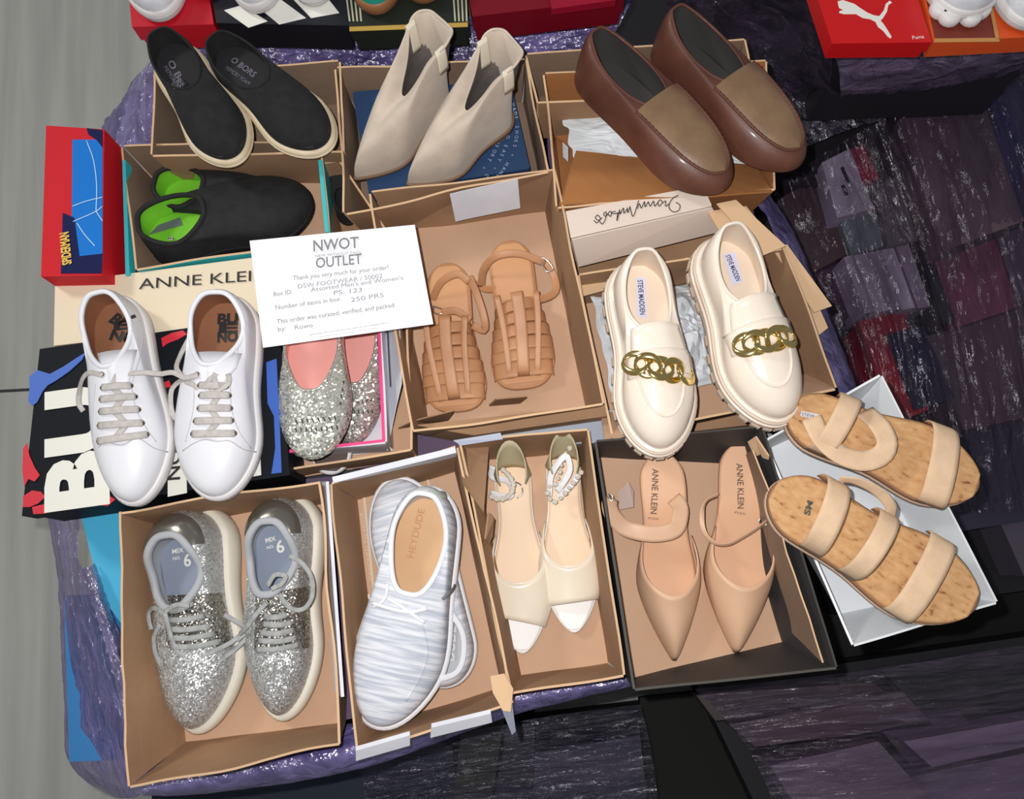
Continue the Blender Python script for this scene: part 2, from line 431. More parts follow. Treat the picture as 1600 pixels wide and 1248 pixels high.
        if insole: s.insole(insole, ins, insk)
        return o
    def heelband(s, name, m, k0, k1, span, off=.0015):
        V = []; n = 0; rows = range(k0, k1 + 1); L_ = range(-span, span + 1)
        for k in rows:
            for i in L_:
                p_ = s.rr[k][i % NT]; o_ = Vector((p_.x - s.cen(.12), p_.y - s.L * .12, 0)).normalized(); V.append(p_ + o_ * off + Vector((0, 0, off * .4)))
        w = len(L_); Fc = [(j*w+i, j*w+i+1, (j+1)*w+i+1, (j+1)*w+i) for j in range(len(rows) - 1) for i in range(w - 1)]
        return obj(name, V, Fc, m, s.r, True)
    def sheet(s, name, rows, m, thick=.002, n=10, bow=.006):
        """curved flap through rows of two world photo points each ((px,py,z),(px,py,z))"""
        V = []
        for a, b in rows:
            A, B = s.Mi @ P(*a), s.Mi @ P(*b)
            for i in range(n + 1): V.append(A.lerp(B, i/n) + Vector((0, 0, bow * math.sin(PI * i / n))))
        Fc = [(j*(n+1)+i, (j+1)*(n+1)+i, (j+1)*(n+1)+i+1, j*(n+1)+i+1) for j in range(len(rows)-1) for i in range(n)]
        o = obj(name, V, Fc, m, s.r, True); md = o.modifiers.new('s', 'SOLIDIFY'); md.thickness = thick; return o
    def insole(s, m, ins=.006, k=.9, name='insole', a=.02, b=.97, cup=.0, thick=.002):
        b = min(b, .985)
        rr = []
        base = s.ring(0, a=a, b=b, k=k)
        for off, dz in ((0, -thick), (0, 0), (-.004, .0006)):
            rr.append([Vector((p.x + (0 if off == 0 else -off * (-1 if p.x > s.cen(t) else 1)) * (0 if i in (0, NT//2) else 1), p.y, s.zt(t) + ins + dz - (cup if off else 0))) for i, (p, t) in enumerate(base)])
        o = s.loft(name, rr, m, True, True); s.acc(rr); s.accap([v.copy() for v in rr[-1]]); return o
    # ---- details authored at photo points and dropped onto the surface already built
    def hit(s, px, py, zf=None, lift=.0):
        lift = lift or 0
        if s.bvh is None: s.bvh = BVHTree.FromPolygons([v[:] for v in s.bv], s.bf)
        o = s.Mi @ CAM; d = (s.Mi.to_3x3() @ ray(px, py)).normalized()
        loc, n, i, dist = s.bvh.ray_cast(o, d)
        if loc is None or (zf is not None):
            if zf is None:
                # closest approach
                q = s.Mi @ P(px, py, (s.M @ Vector((0, s.L * .5, .03))).z); loc, n, i, dd = s.bvh.find_nearest(q)
            else:
                loc = s.Mi @ P(px, py, zf); n = Vector((0, 0, 1))
        if n.dot(d) > 0: n = -n
        return loc + n * lift, n
    def line(s, name, pts, width, thick, m, lift=.0008, n=24, closed=False, lifts=None, parent=None):
        """band laid on the shoe through photo points; a third value lifts that point (metres)"""
        L = []; NN = []
        q = resample([Vector((a[0], a[1], a[2] if len(a) > 2 else 0)) for a in pts], n)
        for v in q:
            p, nn = s.hit(v.x, v.y, None, lift + max(0, v.z)); L.append(p); NN.append(nn)
        # smooth the normals
        for _ in range(2):
            NN = [(NN[max(0, i-1)] + NN[i] + NN[min(len(NN)-1, i+1)]).normalized() for i in range(len(NN))]
            L = [L[i] if i in (0, len(L)-1) else (L[i-1] + L[i]*2 + L[i+1]) / 4 for i in range(len(L))]
        return band(name, L, width, thick, m, parent or s.r, NN, closed)
    def free(s, name, pts, width, thick, m, n=24, closed=False, parent=None, nrm=None):
        """band through photo points with world heights"""
        L = [s.Mi @ P(*a) for a in pts]; L = resample(L + ([L[0]] if closed else []), n)
        if closed: L = L[:-1]
        return band(name, L, width, thick, m, parent or s.r, [nrm or Vector((0, 0, 1))] * len(L), closed)
    def patch(s, name, pts, m, lift=.001, n=10, parent=None):
        """thin overlay covering the photo quad TL TR BR BL, dropped on the surface"""
        a, b, c, d = [Vector((x, y, 0)) for x, y in pts]; V = []
        for j in range(n + 1):
            for i in range(n + 1):
                q = a.lerp(b, i/n).lerp(d.lerp(c, i/n), j/n); V.append(s.hit(q.x, q.y, None, lift)[0])
        Fc = [(j*(n+1)+i, (j+1)*(n+1)+i, (j+1)*(n+1)+i+1, j*(n+1)+i+1) for j in range(n) for i in range(n)]
        return obj(name, V, Fc, m, parent or s.r, True)
    def text(s, st, m, a, b, capx, bold=0, name='lettering', lift=.0012):
        """lettering on the surface: baseline from photo point a to b, cap height in metres"""
        A, n1 = s.hit(*a, None, lift); B, n2 = s.hit(*b, None, lift); X = B - A; n = (n1 + n2).normalized()
        o = text(name, st, m, s.r, A, X, n.cross(X), width=X.length, size=capx, world=False, bold=bold, lift=0)
        for v in o.data.vertices:              # print follows the surface under it
            h = s.bvh.ray_cast(v.co + n * .012, -n, .03)[0]
            if h: v.co = h + n * lift
        return o
    def arch(s, name, ta, tb, h, width, thick, m, over=1.0, n=22, tw=0, zin=None, flat=.75, shift=0, parent=None, mid=None):
        """strap from the left edge at ta to the right edge at tb over the foot"""
        L = []; NN = []
        for i in range(n):
            q = PI * i / (n - 1); u = i / (n - 1); t = lerp(ta, tb, u) + (mid or 0) * math.sin(q)
            c = s.cen(t); w = s.half(t) * over
            x = c - w * math.cos(q) + shift * math.sin(q) * s.L; z = s.zt(t) - .002 + (h + (0)) * math.sin(q) ** flat
            L.append(Vector((x, t * s.L, z))); NN.append(Vector((-math.cos(q) * .9, 0, math.sin(q) + .15)).normalized())
        rr = width
        V, Fc = [], []; sweep(V, Fc, L, rr, thick, NN)
        o = obj(name, V, Fc, m, parent or s.r, True)
        # add to the catch surface
        b = len(s.bv); s.bv += V; s.bf += [tuple(b + i for i in f) for f in Fc]; s.bvh = None
        return o
def ringobj(s, name, px, r, m, lift=.001, thick=.0012, parent=None, hole=None):
    """eyelet: small metal ring on the shoe surface"""
    p, n = s.hit(*px, None, lift); t = n.orthogonal().normalized(); b = n.cross(t)
    L = [p + t * (math.cos(a) * r) + b * (math.sin(a) * r) for a in [2*PI*i/12 for i in range(12)]]
    o = band(name, L, thick, thick, m, parent or s.r, [n]*12, True, sec=6)
    if hole:
        c = [q + n * .0002 for q in L]; V = c; obj('eyelet_hole', V, [tuple(range(12))], hole, o)
    return o

# ------------------------------------------------------------------ the setting
fm = mat('concrete', (168, 168, 160), .75, (150, 150, 144), 3, .3, 120)
def concrete():
    N = fm.node_tree.nodes; Lk = fm.node_tree.links; b = N['Principled BSDF']
    tc = N['Texture Coordinate']; mp = N.new('ShaderNodeMapping'); mp.inputs['Scale'].default_value = (6, .35, 1); mp.inputs['Rotation'].default_value = (0, 0, .05)
    n = N.new('ShaderNodeTexNoise'); n.inputs['Scale'].default_value = 3; n.inputs['Detail'].default_value = 7
    Lk.new(tc.outputs['Object'], mp.inputs[0]); Lk.new(mp.outputs[0], n.inputs[0])
    r = N.new('ShaderNodeValToRGB'); r.color_ramp.elements[0].position = .3; r.color_ramp.elements[1].position = .7
    r.color_ramp.elements[0].color = (.38, .38, .36, 1); r.color_ramp.elements[1].color = (.52, .52, .49, 1)
    Lk.new(n.outputs[0], r.inputs[0]); Lk.new(r.outputs[0], b.inputs['Base Color'])
concrete()
tag(obj('floor', [(-4, -3, GZ), (4, -3, GZ), (4, 4, GZ), (-4, 4, GZ)], [(0, 1, 2, 3)], fm), kind='structure')
JM = mat('floor_joint', (60, 60, 58), .9)
a, b = P(-40, 611, GZ + .001), P(52, 606, GZ + .001)
tag(obj('trim_1', [a, b, b + Vector((0, -.008, 0)), a + Vector((0, -.008, 0))], [(0, 3, 2, 1)], JM), kind='structure')

PFILM = mat('purple_film', (138, 124, 190), .25, (70, 60, 122), alpha=.78, kind='film', spec=.9)
DFILM = mat('dark_film', (66, 48, 66), .2, (38, 28, 46), alpha=.28, kind='film', stretch=(1.5, .5, 1), spec=.9, gloss=.03, facet=70, fk=.5)
KFILM = mat('black_film', (34, 28, 50), .2, (16, 12, 26), alpha=.85, kind='film', spec=.7)
PALEF = mat('pale_film', (150, 130, 165), .16, (60, 45, 75), alpha=.7, kind='film', spec=.9)

# ---- the load of the near pallet (closed boxes under the trays)
bigm = mat('outer_carton', (120, 96, 78), .85, (104, 84, 68), 4)
def bil(u, v, z, q=((225, 112), (1160, 84), (1236, 1010), (232, 1180))):
    a, b, c, d = [P(x, y, z) for x, y in q]; return a.lerp(b, u).lerp(d.lerp(c, u), v)
def cell(u0, u1, v0, v1, z): return [bil(u0, v1, z), bil(u1, v1, z), bil(u1, v0, z), bil(u0, v0, z)]
def setz(L, z): return [Vector((p.x, p.y, z)) for p in L]
C_ = root('pallet_carton', 'large brown carton inside the purple wrap below all the open shoe boxes', 'carton', loc=(0, 0, GZ + .12))
full = cell(.01, .99, .01, .99, -.006)
box8('body', setz(full, GZ + .12), setz(full, -.137), bigm, C_)
for k in range(2):
    q = cell(.01, .99, .02 + k*.485, .49 + k*.485, -.006); slab('lid_flap', setz(q, -.1365), .003, CARD2, C_)
wood = mat('pallet_wood', (150, 120, 84), .8, (120, 92, 62), 6, .3, 60, stretch=(1, 8, 1))
pal = root('wooden_pallet', 'wooden pallet on the concrete floor carrying the wrapped near load', 'pallet', loc=(0, 0, GZ))
for k in range(7):
    q = cell(-.02, 1.02, k/7, k/7 + .1, -.006); box8('deck_board', setz(q, GZ + .1), setz(q, GZ + .12), wood, pal)
for x in (0, .45, .9):
    q = cell(x, x + .1, 0, 1, -.006); box8('stringer', setz(q, GZ), setz(q, GZ + .1), wood, pal)
under = mat('under_box', (90, 70, 96), .7); greyb = mat('grey_box', (150, 150, 156), .7)
for i in range(3):
    for j in range(3):
        q = cell(i/3 + .006, i/3 + .327, j/3 + .006, j/3 + .327, -.006); q2 = cell(i/3 + .003, i/3 + .33, j/3 + .003, j/3 + .33, -.006)
        r = root('shoebox', 'closed shoebox of the layer hidden under the open trays', 'box', 'closed boxes under the trays', loc=(q[0].x, q[0].y, -.132))
        mm = [CARD2, greyb, under][(i + j) % 3]
        box8('body', setz(q, -.132), setz(q, -.008), mm, r); box8('lid', setz(q2, -.04), setz(q2, -.0035), mm, r)
# blue ones at the lower left edge
BLUE = mat('cyan_blue_card', (72, 178, 218), .5)
carton('bright blue shoebox lid showing left of the silver sneaker tray', [(120, 780), (232, 770), (252, 1062), (158, 930)], -.005, -.125, BLUE, BLUE)
carton('deeper blue box seen through the purple wrap at the lower left corner', [(100, 930), (215, 925), (228, 1185), (108, 1190)], -.14, -.27, mat('blue_card', (50, 120, 180), .5), mat('blue_card', (50, 120, 180), .5))

film('stretch_wrap', 'purple crinkled stretch wrap pulled over the lower left edge of the near pallet', [
    [(128, 792, -.002), (124, 870, -.0), (165, 950, -.0), (206, 1020, .0), (217, 1100, -.01), (240, 1180, -.03), (248, 1200, -.04)],
    [(98, 795, -.05), (105, 880, -.06), (140, 985, -.05), (175, 1070, -.05), (196, 1145, -.05), (215, 1205, -.05), (225, 1232, -.06)],
    [(75, 800, -.16), (92, 900, -.2), (97, 1000, -.22), (104, 1100, -.24), (112, 1190, -.24), (180, 1240, -.2), (210, 1246, -.12)],
    [(86, 800, -.7), (100, 900, -.75), (108, 1000, -.8), (115, 1100, -.8), (125, 1190, -.8), (190, 1230, -.8), (220, 1240, -.8)]],
    mat('purple_film_thin', (138, 122, 190), .25, (74, 62, 124), alpha=.72, kind='film', gloss=.22, fk=1.0, stretch=(2.4, .6, 1)), 150, 60, .005, (20, 30))
film('wrap_ridge', 'bunched shining ridge of purple wrap running diagonally beside the silver sneaker tray', [
    [(150, 880, -.004), (176, 960, .0), (200, 1040, .0), (212, 1120, 0), (226, 1200, -.01)],
    [(140, 885, .014), (166, 962, .022), (190, 1042, .022), (205, 1122, .02), (222, 1208, .012)],
    [(128, 890, -.01), (152, 966, .0), (176, 1046, -.01), (196, 1126, -.02), (217, 1214, -.02)]],
    mat('ridge_film', (160, 148, 205), .25, (90, 78, 140), alpha=.7, kind='film', gloss=.3, fk=.9, facet=260), 120, 24, .004, (40, 40), seed=77)
film('stretch_wrap', 'purple stretch wrap along the front edge of the near pallet below the trays', [
    [(238, 1190, -.05), (342, 1175, -.05), (547, 1130, -.05), (800, 1070, -.05), (985, 1040, -.05), (1120, 1025, -.05)],
    [(222, 1232, -.01), (335, 1216, -.01), (560, 1170, -.01), (800, 1092, -.01), (988, 1060, -.01), (1120, 1042, -.01)],
    [(225, 1243, -.06), (335, 1238, -.06), (565, 1200, -.06), (800, 1118, -.06), (990, 1072, -.05), (1120, 1050, -.05)],
    [(235, 1230, -.7), (345, 1220, -.7), (565, 1170, -.7), (800, 1090, -.7), (980, 1050, -.7), (1100, 1030, -.7)]],
    PFILM, 200, 50, .005, (34, 40), seed=3)
film('stretch_wrap', 'purple wrap glittering at the upper left corner behind the black slip-ons', [
    [(245, 85, .02), (250, 130, .04), (242, 180, .03), (235, 232, .0)],
    [(216, 118, -.03), (214, 150, -.01), (205, 190, -.02), (200, 235, -.03)],
    [(205, 140, -.12), (185, 168, -.12), (165, 190, -.12), (150, 235, -.12)],
    [(230, 140, -.7), (210, 168, -.7), (190, 190, -.7), (180, 235, -.7)]], PFILM, 60, 40, .005, (12, 30), seed=5)
film('stretch_wrap', 'purple wrap down the right hand edge of the near pallet by the folded flaps', [
    [(1170, 300, .03), (1200, 345, .03), (1240, 440, .03), (1290, 560, .03), (1320, 640, 0)],
    [(1185, 300, .0), (1222, 350, .0), (1262, 440, .0), (1308, 550, .0), (1345, 640, -.02)],
    [(1200, 302, -.08), (1232, 350, -.08), (1272, 440, -.08), (1320, 560, -.08), (1350, 640, -.08)],
    [(1180, 310, -.7), (1200, 350, -.7), (1230, 440, -.7), (1270, 550, -.7), (1300, 640, -.7)]], PFILM, 90, 40, .004, (18, 30), seed=6)
film('stretch_wrap', 'long purple wrap band running between the near pallet and the boxes behind', [
    [(228, 45, .04), (400, 42, .04), (560, 42, .04), (740, 28, .04), (900, 12, .04), (985, -6, .04)],
    [(232, 66, .0), (400, 66, .0), (560, 60, .0), (740, 48, .0), (900, 32, .0), (985, 8, .0)],
    [(238, 92, -.02), (400, 86, -.02), (560, 80, -.02), (740, 70, -.02), (900, 56, -.02), (965, 45, -.02)],
    [(242, 135, -.03), (400, 122, -.03), (560, 118, -.03), (740, 104, -.03), (850, 98, -.03), (945, 90, -.03)]], PFILM, 220, 40, .006, (34, 34), seed=9)

# ---- the pallet behind: boxes along the top of the picture
REDC = mat('red_card', (196, 24, 42), .35); DRED = mat('dark_red_card', (120, 10, 30), .35); PUMA = mat('bright_red_card', (205, 22, 26), .3)
r, T = carton('red shoebox at the top left under a white trainer', [(196, -60), (318, -60), (334, 38), (206, 42)], 0.12, 0.065, REDC, REDC)
NAVYK = mat('black_glossy_card', (22, 24, 34), .35)
r, T = carton('black shoebox at the top with slanted white bars', [(322, -60), (538, -60), (545, 40), (338, 36)], 0.12, 0.065, NAVYK, NAVYK)
for q in ([(350, 16), (378, 8), (418, 33), (388, 43)], [(392, 2), (432, -6), (478, 28), (436, 38)], [(440, -20), (492, -28), (530, 20), (486, 28)]):
    poly('white_bar', pp(q, .1212), .0008, WHITEP, r)
DKG = mat('dark_green_card', (34, 40, 34), .4); GOLD = mat('gold_print', (196, 160, 70), .5)
r, T = carton('dark green shoebox at the top with pinstriped corners and a gold edge', [(532, -60), (718, -60), (731, 34), (545, 42)], 0.12, 0.065, DKG, DKG)
for k in range(4):
    for x0, x1 in ((534, 543), (704, 708)):
        poly('pale_stripe', pp([(x0 + k*7, -50), (x0 + 2.6 + k*7, -50), (x1 + 4.6 + k*6, 33), (x1 + 2 + k*6, 33)], .1212), .0008, mat('pale_print', (190, 186, 160), .6), r)
poly('gold_edge', [P(546, 42, .1205), P(731, 35, .1205), P(731, 42, .1155), P(546, 49, .1155)], .001, GOLD, r)
r, T = carton('deep red shoebox at the top behind the ankle boots', [(722, -60), (990, -70), (975, -2), (738, 26)], 0.12, 0.065, DRED, DRED)
carton('flat crimson box lid lying beside the deep red shoebox at the top', [(850, -60), (992, -70), (962, 0), (862, 14)], .134, .121, mat('crimson_card', (150, 14, 44), .35), None)
BK = mat('black_carton', (26, 22, 30), .6)
carton('brown carton carrying the row of shoeboxes at the top left', [(215, 22), (960, -14), (985, -85), (200, -62)], .0645, GZ, bigm, name='pallet_carton', cat='carton')
carton('black carton carrying the bright red and orange shoeboxes at the top right', [(1335, -90), (1640, -110), (1650, -40), (1350, -32)], .1035, -.05, BK, name='pallet_carton', cat='carton')
carton('second black carton of the stack under the bright red shoebox', [(1318, -60), (1640, -80), (1650, 50), (1330, 64)], -.053, -.29, BK, name='pallet_carton', cat='carton')
# ---- right hand back pallet
r, T = carton('bright red shoebox with a white leaping cat at the top right', [(1262, -50), (1420, -50), (1456, 66), (1300, 68)], 0.14, 0.104, PUMA, PUMA, .02)
cat = [(1309, 2), (1317, 0), (1326, 3), (1335, 6), (1345, 13), (1356, 20), (1366, 24), (1374, 25), (1381, 16), (1384, 6), (1390, 1), (1394, 4), (1388, 8), (1386, 18), (1380, 28), (1376, 32),
       (1381, 38), (1387, 47), (1393, 57), (1392, 60), (1387, 57), (1380, 48), (1372, 42), (1368, 34), (1360, 30), (1348, 28), (1338, 22), (1328, 22), (1319, 22), (1311, 20), (1312, 17), (1318, 16), (1311, 12), (1310, 8)]
me_pts = pp(cat, .1406); poly('leaping_cat_emblem', me_pts, .0004, WHITEP, r)
a = P(1427, 79, .1); text_px('lettering', 'Puma', WHITEP, r, (1426, 62), (1444, 60), .141, .006)
ORG = mat('orange_card', (222, 84, 34), .4); BRN = mat('reddish_brown_card', (120, 46, 34), .45); TAN = mat('tan_print', (196, 140, 80), .5)
r, T = carton('orange and brown shoebox at the top right under the white trainers', [(1430, -60), (1640, -70), (1660, 55), (1459, 66)], 0.14, 0.104, ORG, ORG, .02)
poly('brown_panel', pp([(1436, -50), (1540, -50), (1561, 60), (1462, 63)], .1408), .0006, BRN, r)
poly('tan_border', pp([(1461, 60), (1561, 59), (1562, 65), (1459, 66)], .142), .0006, TAN, r)
poly('tan_border', pp([(1540, -20), (1545, -20), (1562, 62), (1556, 62)], .142), .0006, TAN, r)
film('stretch_wrap', 'pale glinting wrap hanging below the bright red box at the top right', [
    [(1290, 60, .03), (1380, 66, .03), (1480, 64, .03), (1620, 48, .03)],
    [(1300, 88, -.0), (1380, 90, .0), (1480, 90, .0), (1620, 78, .0)],
    [(1310, 118, -.06), (1380, 118, -.06), (1480, 116, -.06), (1620, 92, -.06)],
    [(1312, 150, -.16), (1385, 145, -.16), (1480, 136, -.16), (1620, 104, -.16)],
    [(1315, 150, -.8), (1385, 145, -.8), (1480, 136, -.8), (1620, 104, -.8)]], PALEF, 160, 50, .006, (26, 26), seed=12)
carton('black carton standing in for shade in the gap between near pallet and red boxes', [(930, -60), (1290, -60), (1300, 160), (960, 160)], -.3, -.43, BK, name='wrapped_or_shade_carton', cat='carton')  # black colour stands in for the deep shade of this gap
carton('black carton standing in for shade low in the gap beside the brown moccasins', [(1120, 150), (1640, 100), (1640, 290), (1180, 290)], -.45, -.6, BK, name='wrapped_or_shade_carton', cat='carton')  # added dark block: the shade down in the gap is put into its colour
film('stretch_wrap', 'dark purple wrap slanting down beside the brown moccasins', [
    [(1060, -40, -.1), (1160, -40, -.02), (1262, -40, .06), (1290, 40, .05)],
    [(1040, 20, -.2), (1140, 40, -.15), (1250, 40, -.1), (1300, 90, -.06)],
    [(1060, 100, -.28), (1160, 120, -.26), (1240, 130, -.24), (1310, 150, -.2)],
    [(1100, 250, -.34), (1200, 250, -.34), (1300, 215, -.34), (1480, 150, -.34)]],
    mat('dark_purple_film', (74, 60, 84), .2, (22, 16, 30), alpha=.7, kind='film', spec=.8), 110, 70, .008, (16, 26), seed=20)

# ---- right: lower stack of wrapped boxes, tops facing up
def low(label, px, z, c, dz=.11, rough=.6, lid=True):
    m = mat('box_%d_%d_%d' % c, c, rough)
    return carton(label, px, z, z - dz, m, m if lid else None, name='wrapped_shoebox')
carton('large dark carton carrying the wrapped boxes at the right', [(1190, 300), (1640, 60), (1760, 900), (1330, 960)], -.64, -.78, BK, name='wrapped_or_shade_carton', cat='carton')
low('broad mauve brown box at the upper right of the wrapped stack', [(1405, 188), (1530, 138), (1600, 345), (1475, 392)], -.36, (96, 76, 86), .25)
low('dark blue box at the far right edge under the wrap', [(1532, 138), (1640, 96), (1700, 300), (1600, 345)], -.38, (36, 38, 84), .23)
r, T = low('pale label box with two black marks in the wrapped stack at right', [(1284, 254), (1328, 232), (1366, 326), (1308, 340)], -.40, (186, 176, 188), .1)
for q in ([(1313, 262), (1318, 260), (1328, 284), (1323, 286)], [(1314, 290), (1319, 288), (1326, 304), (1320, 306)]): poly('black_mark', pp(q, -.3988), .0006, INK, r)
low('magenta box corner beside the pale label box', [(1331, 232), (1350, 226), (1374, 278), (1350, 286)], -.395, (170, 20, 60), .2)
low('dark brown box nearest the near pallet in the wrapped stack', [(1214, 312), (1282, 276), (1326, 396), (1262, 430)], -.46, (84, 66, 64), .14)
low('dark brown box with a grey patch at the left edge of the wrapped stack', [(1258, 434), (1324, 400), (1352, 480), (1300, 510)], -.5, (74, 52, 66), .1)
low('sage grey box below the pale label box', [(1312, 342), (1366, 328), (1384, 384), (1330, 400)], -.44, (120, 134, 132), .1)
low('narrow grey mauve box above the row of white spines', [(1368, 290), (1402, 276), (1434, 376), (1388, 386)], -.42, (108, 98, 104), .15)
for k, (c, dx) in enumerate((((170, 158, 168), 0), ((190, 180, 190), 16), ((150, 138, 148), 37), ((176, 166, 178), 58), ((140, 124, 140), 82))):
    x0 = 1318 + dx; x1 = x0 + (14 if k == 0 else 20)
    low(['leftmost slim white box standing in the row above the red box', 'second slim white box of the row, with lettering down its spine', 'third slim box of the row above the red box', 'fourth slim box of the row above the red box', 'last and greyest slim box of the row above the red box'][k],
        [(x0, 402 - dx * .2), (x1, 398 - dx * .2), (x1 + 34, 486 - dx * .1), (x0 + 34, 490 - dx * .1)], -.43, c, .1, lid=False)
low('deep red box in the middle of the wrapped stack', [(1342, 506), (1412, 486), (1428, 548), (1440, 640)][:4] and [(1342, 502), (1412, 484), (1452, 640), (1392, 662)], -.46, (160, 14, 36), .1)
low('navy box partly over the deep red box', [(1386, 522), (1442, 508), (1492, 622), (1430, 640)], -.45, (30, 28, 56), .1)
low('dark red box low beside the white tray of cork sandals', [(1290, 560), (1340, 545), (1392, 662), (1340, 680)], -.52, (110, 20, 44), .1)
low('plum coloured box at the middle right of the wrapped stack', [(1452, 382), (1548, 352), (1590, 480), (1494, 512)], -.44, (116, 62, 84), .12)
low('black box standing between the slim white row and the plum box', [(1434, 388), (1450, 383), (1492, 500), (1474, 505)], -.43, (34, 30, 40), .12, lid=False)
low('mauve box at the right edge beyond the plum box', [(1550, 350), (1640, 315), (1690, 430), (1592, 478)], -.45, (84, 66, 86), .12)
low('long dusty brown box below the plum box', [(1450, 525), (1600, 480), (1660, 640), (1505, 672)], -.47, (90, 68, 80), .12)
low('dark slate box at the lower right of the wrapped stack', [(1400, 668), (1640, 650), (1690, 800), (1500, 830)], -.53, (50, 46, 66), .1)
low('small grey box lying low at the right edge', [(1560, 810), (1640, 800), (1660, 890), (1600, 900)], -.55, (84, 76, 90), .1)
film('stretch_wrap', 'big sheet of clear wrap streaked with glints over the lower stack at right', [
    [(1205, 300, -.44), (1300, 232, -.36), (1405, 176, -.30), (1500, 130, -.30), (1640, 70, -.30)],
    [(1262, 430, -.44), (1350, 380, -.38), (1450, 340, -.34), (1560, 290, -.34), (1690, 240, -.34)],
    [(1310, 560, -.46), (1390, 510, -.41), (1490, 480, -.40), (1600, 430, -.40), (1730, 380, -.40)],
    [(1340, 690, -.5), (1430, 650, -.44), (1530, 630, -.43), (1640, 600, -.43), (1760, 560, -.43)],
    [(1400, 800, -.56), (1500, 800, -.5), (1600, 800, -.5), (1680, 790, -.5), (1780, 760, -.5)]],
    DFILM, 150, 150, .009, (30, 8), seed=31)

# ---- bottom: dark boxes below the near pallet
carton('dark blue grey carton below the front edge of the near pallet', [(230, 1150), (700, 1120), (740, 1420), (250, 1420)], -.62, -.79, mat('slate_card', (30, 40, 58), .7), name='wrapped_or_shade_carton', cat='carton')
carton('olive green strip of carton under the front of the pallet', [(722, 1128), (790, 1110), (740, 1420), (690, 1420)], -.5, -.79, mat('olive_card', (44, 50, 22), .7), name='wrapped_or_shade_carton', cat='carton')
r, T = carton('dark grey wrapped box below the satin sandals tray', [(836, 1176), (1000, 1148), (1030, 1420), (830, 1420)], -.5, -.75, mat('grey_card_dark', (60, 58, 70), .6), name='wrapped_shoebox')
carton('black box beside the dark grey wrapped box at the bottom', [(792, 1140), (835, 1130), (835, 1420), (740, 1420)], -.52, -.75, BK, name='wrapped_shoebox')
carton('black green carton standing in for deep shade in the gap at the bottom', [(1000, 1090), (1100, 1080), (1240, 1420), (1020, 1420)], -.75, -.79, mat('black_green_shade', (20, 22, 16), .8), name='wrapped_or_shade_carton', cat='carton')  # the gap's deep shade, painted as a black green block
low('brown box with a sharp step at the bottom right, topmost of the pile', [(1088, 1086), (1362, 1066), (1400, 1092), (1118, 1126)], -.55, (72, 58, 58), .06, lid=False)
low('mauve brown box one step down at the bottom right', [(1140, 1132), (1410, 1080), (1458, 1132), (1180, 1166)], -.50, (98, 82, 86), .08, lid=False)
low('mauve box with a blunt left corner at the bottom edge', [(1204, 1196), (1372, 1158), (1450, 1245), (1270, 1300)], -.42, (118, 100, 112), .12)
low('dusky box at the bottom right behind the mauve pile', [(1376, 1140), (1500, 1112), (1560, 1180), (1440, 1215)], -.5, (84, 70, 82), .1)
low('long pale purple box along the bottom right corner', [(1412, 1158), (1640, 1118), (1680, 1150), (1456, 1198)], -.44, (136, 118, 140), .08)
low('lowest purple grey box at the bottom right corner', [(1400, 1218), (1680, 1160), (1760, 1330), (1460, 1370)], -.43, (110, 94, 112), .1)
low('dark green box far down at the right edge', [(1380, 1050), (1560, 1020), (1640, 1090), (1440, 1110)], -.66, (34, 40, 36), .1)
carton('large black carton carrying the boxes at the bottom right', [(1090, 1070), (1700, 980), (1800, 1420), (1260, 1420)], -.68, -.79, BK, name='wrapped_or_shade_carton', cat='carton')
film('stretch_wrap', 'dark streaky wrap over the boxes at the bottom right corner', [
    [(1085, 1076, -.46), (1240, 1060, -.45), (1400, 1040, -.43), (1640, 1000, -.43)],
    [(1140, 1130, -.44), (1280, 1110, -.43), (1430, 1090, -.41), (1660, 1070, -.41)],
    [(1180, 1190, -.39), (1320, 1170, -.37), (1450, 1150, -.38), (1680, 1110, -.38)],
    [(1220, 1280, -.37), (1360, 1270, -.36), (1500, 1260, -.37), (1720, 1230, -.37)]],
    mat('streaky_film', (104, 90, 112), .2, (56, 44, 60), alpha=.3, kind='film', stretch=(.4, 4, 1), gloss=.035, facet=60, fk=.5), 110, 60, .004, (8, 50), seed=44)
film('stretch_wrap', 'thin dark wrap with straight glints over the grey box at the bottom', [
    [(560, 1190, -.44), (700, 1150, -.44), (850, 1120, -.44), (1000, 1100, -.44)],
    [(570, 1240, -.45), (700, 1210, -.45), (850, 1180, -.45), (1015, 1160, -.45)],
    [(580, 1330, -.46), (700, 1320, -.46), (850, 1310, -.46), (1035, 1300, -.46)]],
    mat('thin_dark_film', (60, 56, 78), .2, (30, 28, 44), alpha=.3, kind='film', stretch=(.5, 3, 1), gloss=.03, facet=90, fk=.5), 90, 40, .004, (8, 40), seed=51)
PIT = mat('pitch_gap_shade', (14, 13, 13), .7)  # near-black floor blocks added where the gaps between stacks lie in deep shade
for lab, x0, x1, y0, y1 in (('large black block standing in for deep shade under the wrapped stacks at the right', .47, 1.9, -1.1, 1.2), ('large black block standing in for deep shade below the front of the near pallet', -.5, .465, -1.1, -.53)):
    c_ = root('wrapped_or_shade_carton', lab, 'carton', loc=(x0, y0, GZ)); Q = [(x0, y0), (x1, y0), (x1, y1), (x0, y1)]
    box8('body', [Vector((x, y, GZ)) for x, y in Q], [Vector((x, y, -.82)) for x, y in Q], PIT, c_)
    box8('lid', [Vector((x - .002 if x == x0 else x + .002, y, -.83)) for x, y in Q], [Vector((x - .002 if x == x0 else x + .002, y, -.80)) for x, y in Q], PIT, c_)

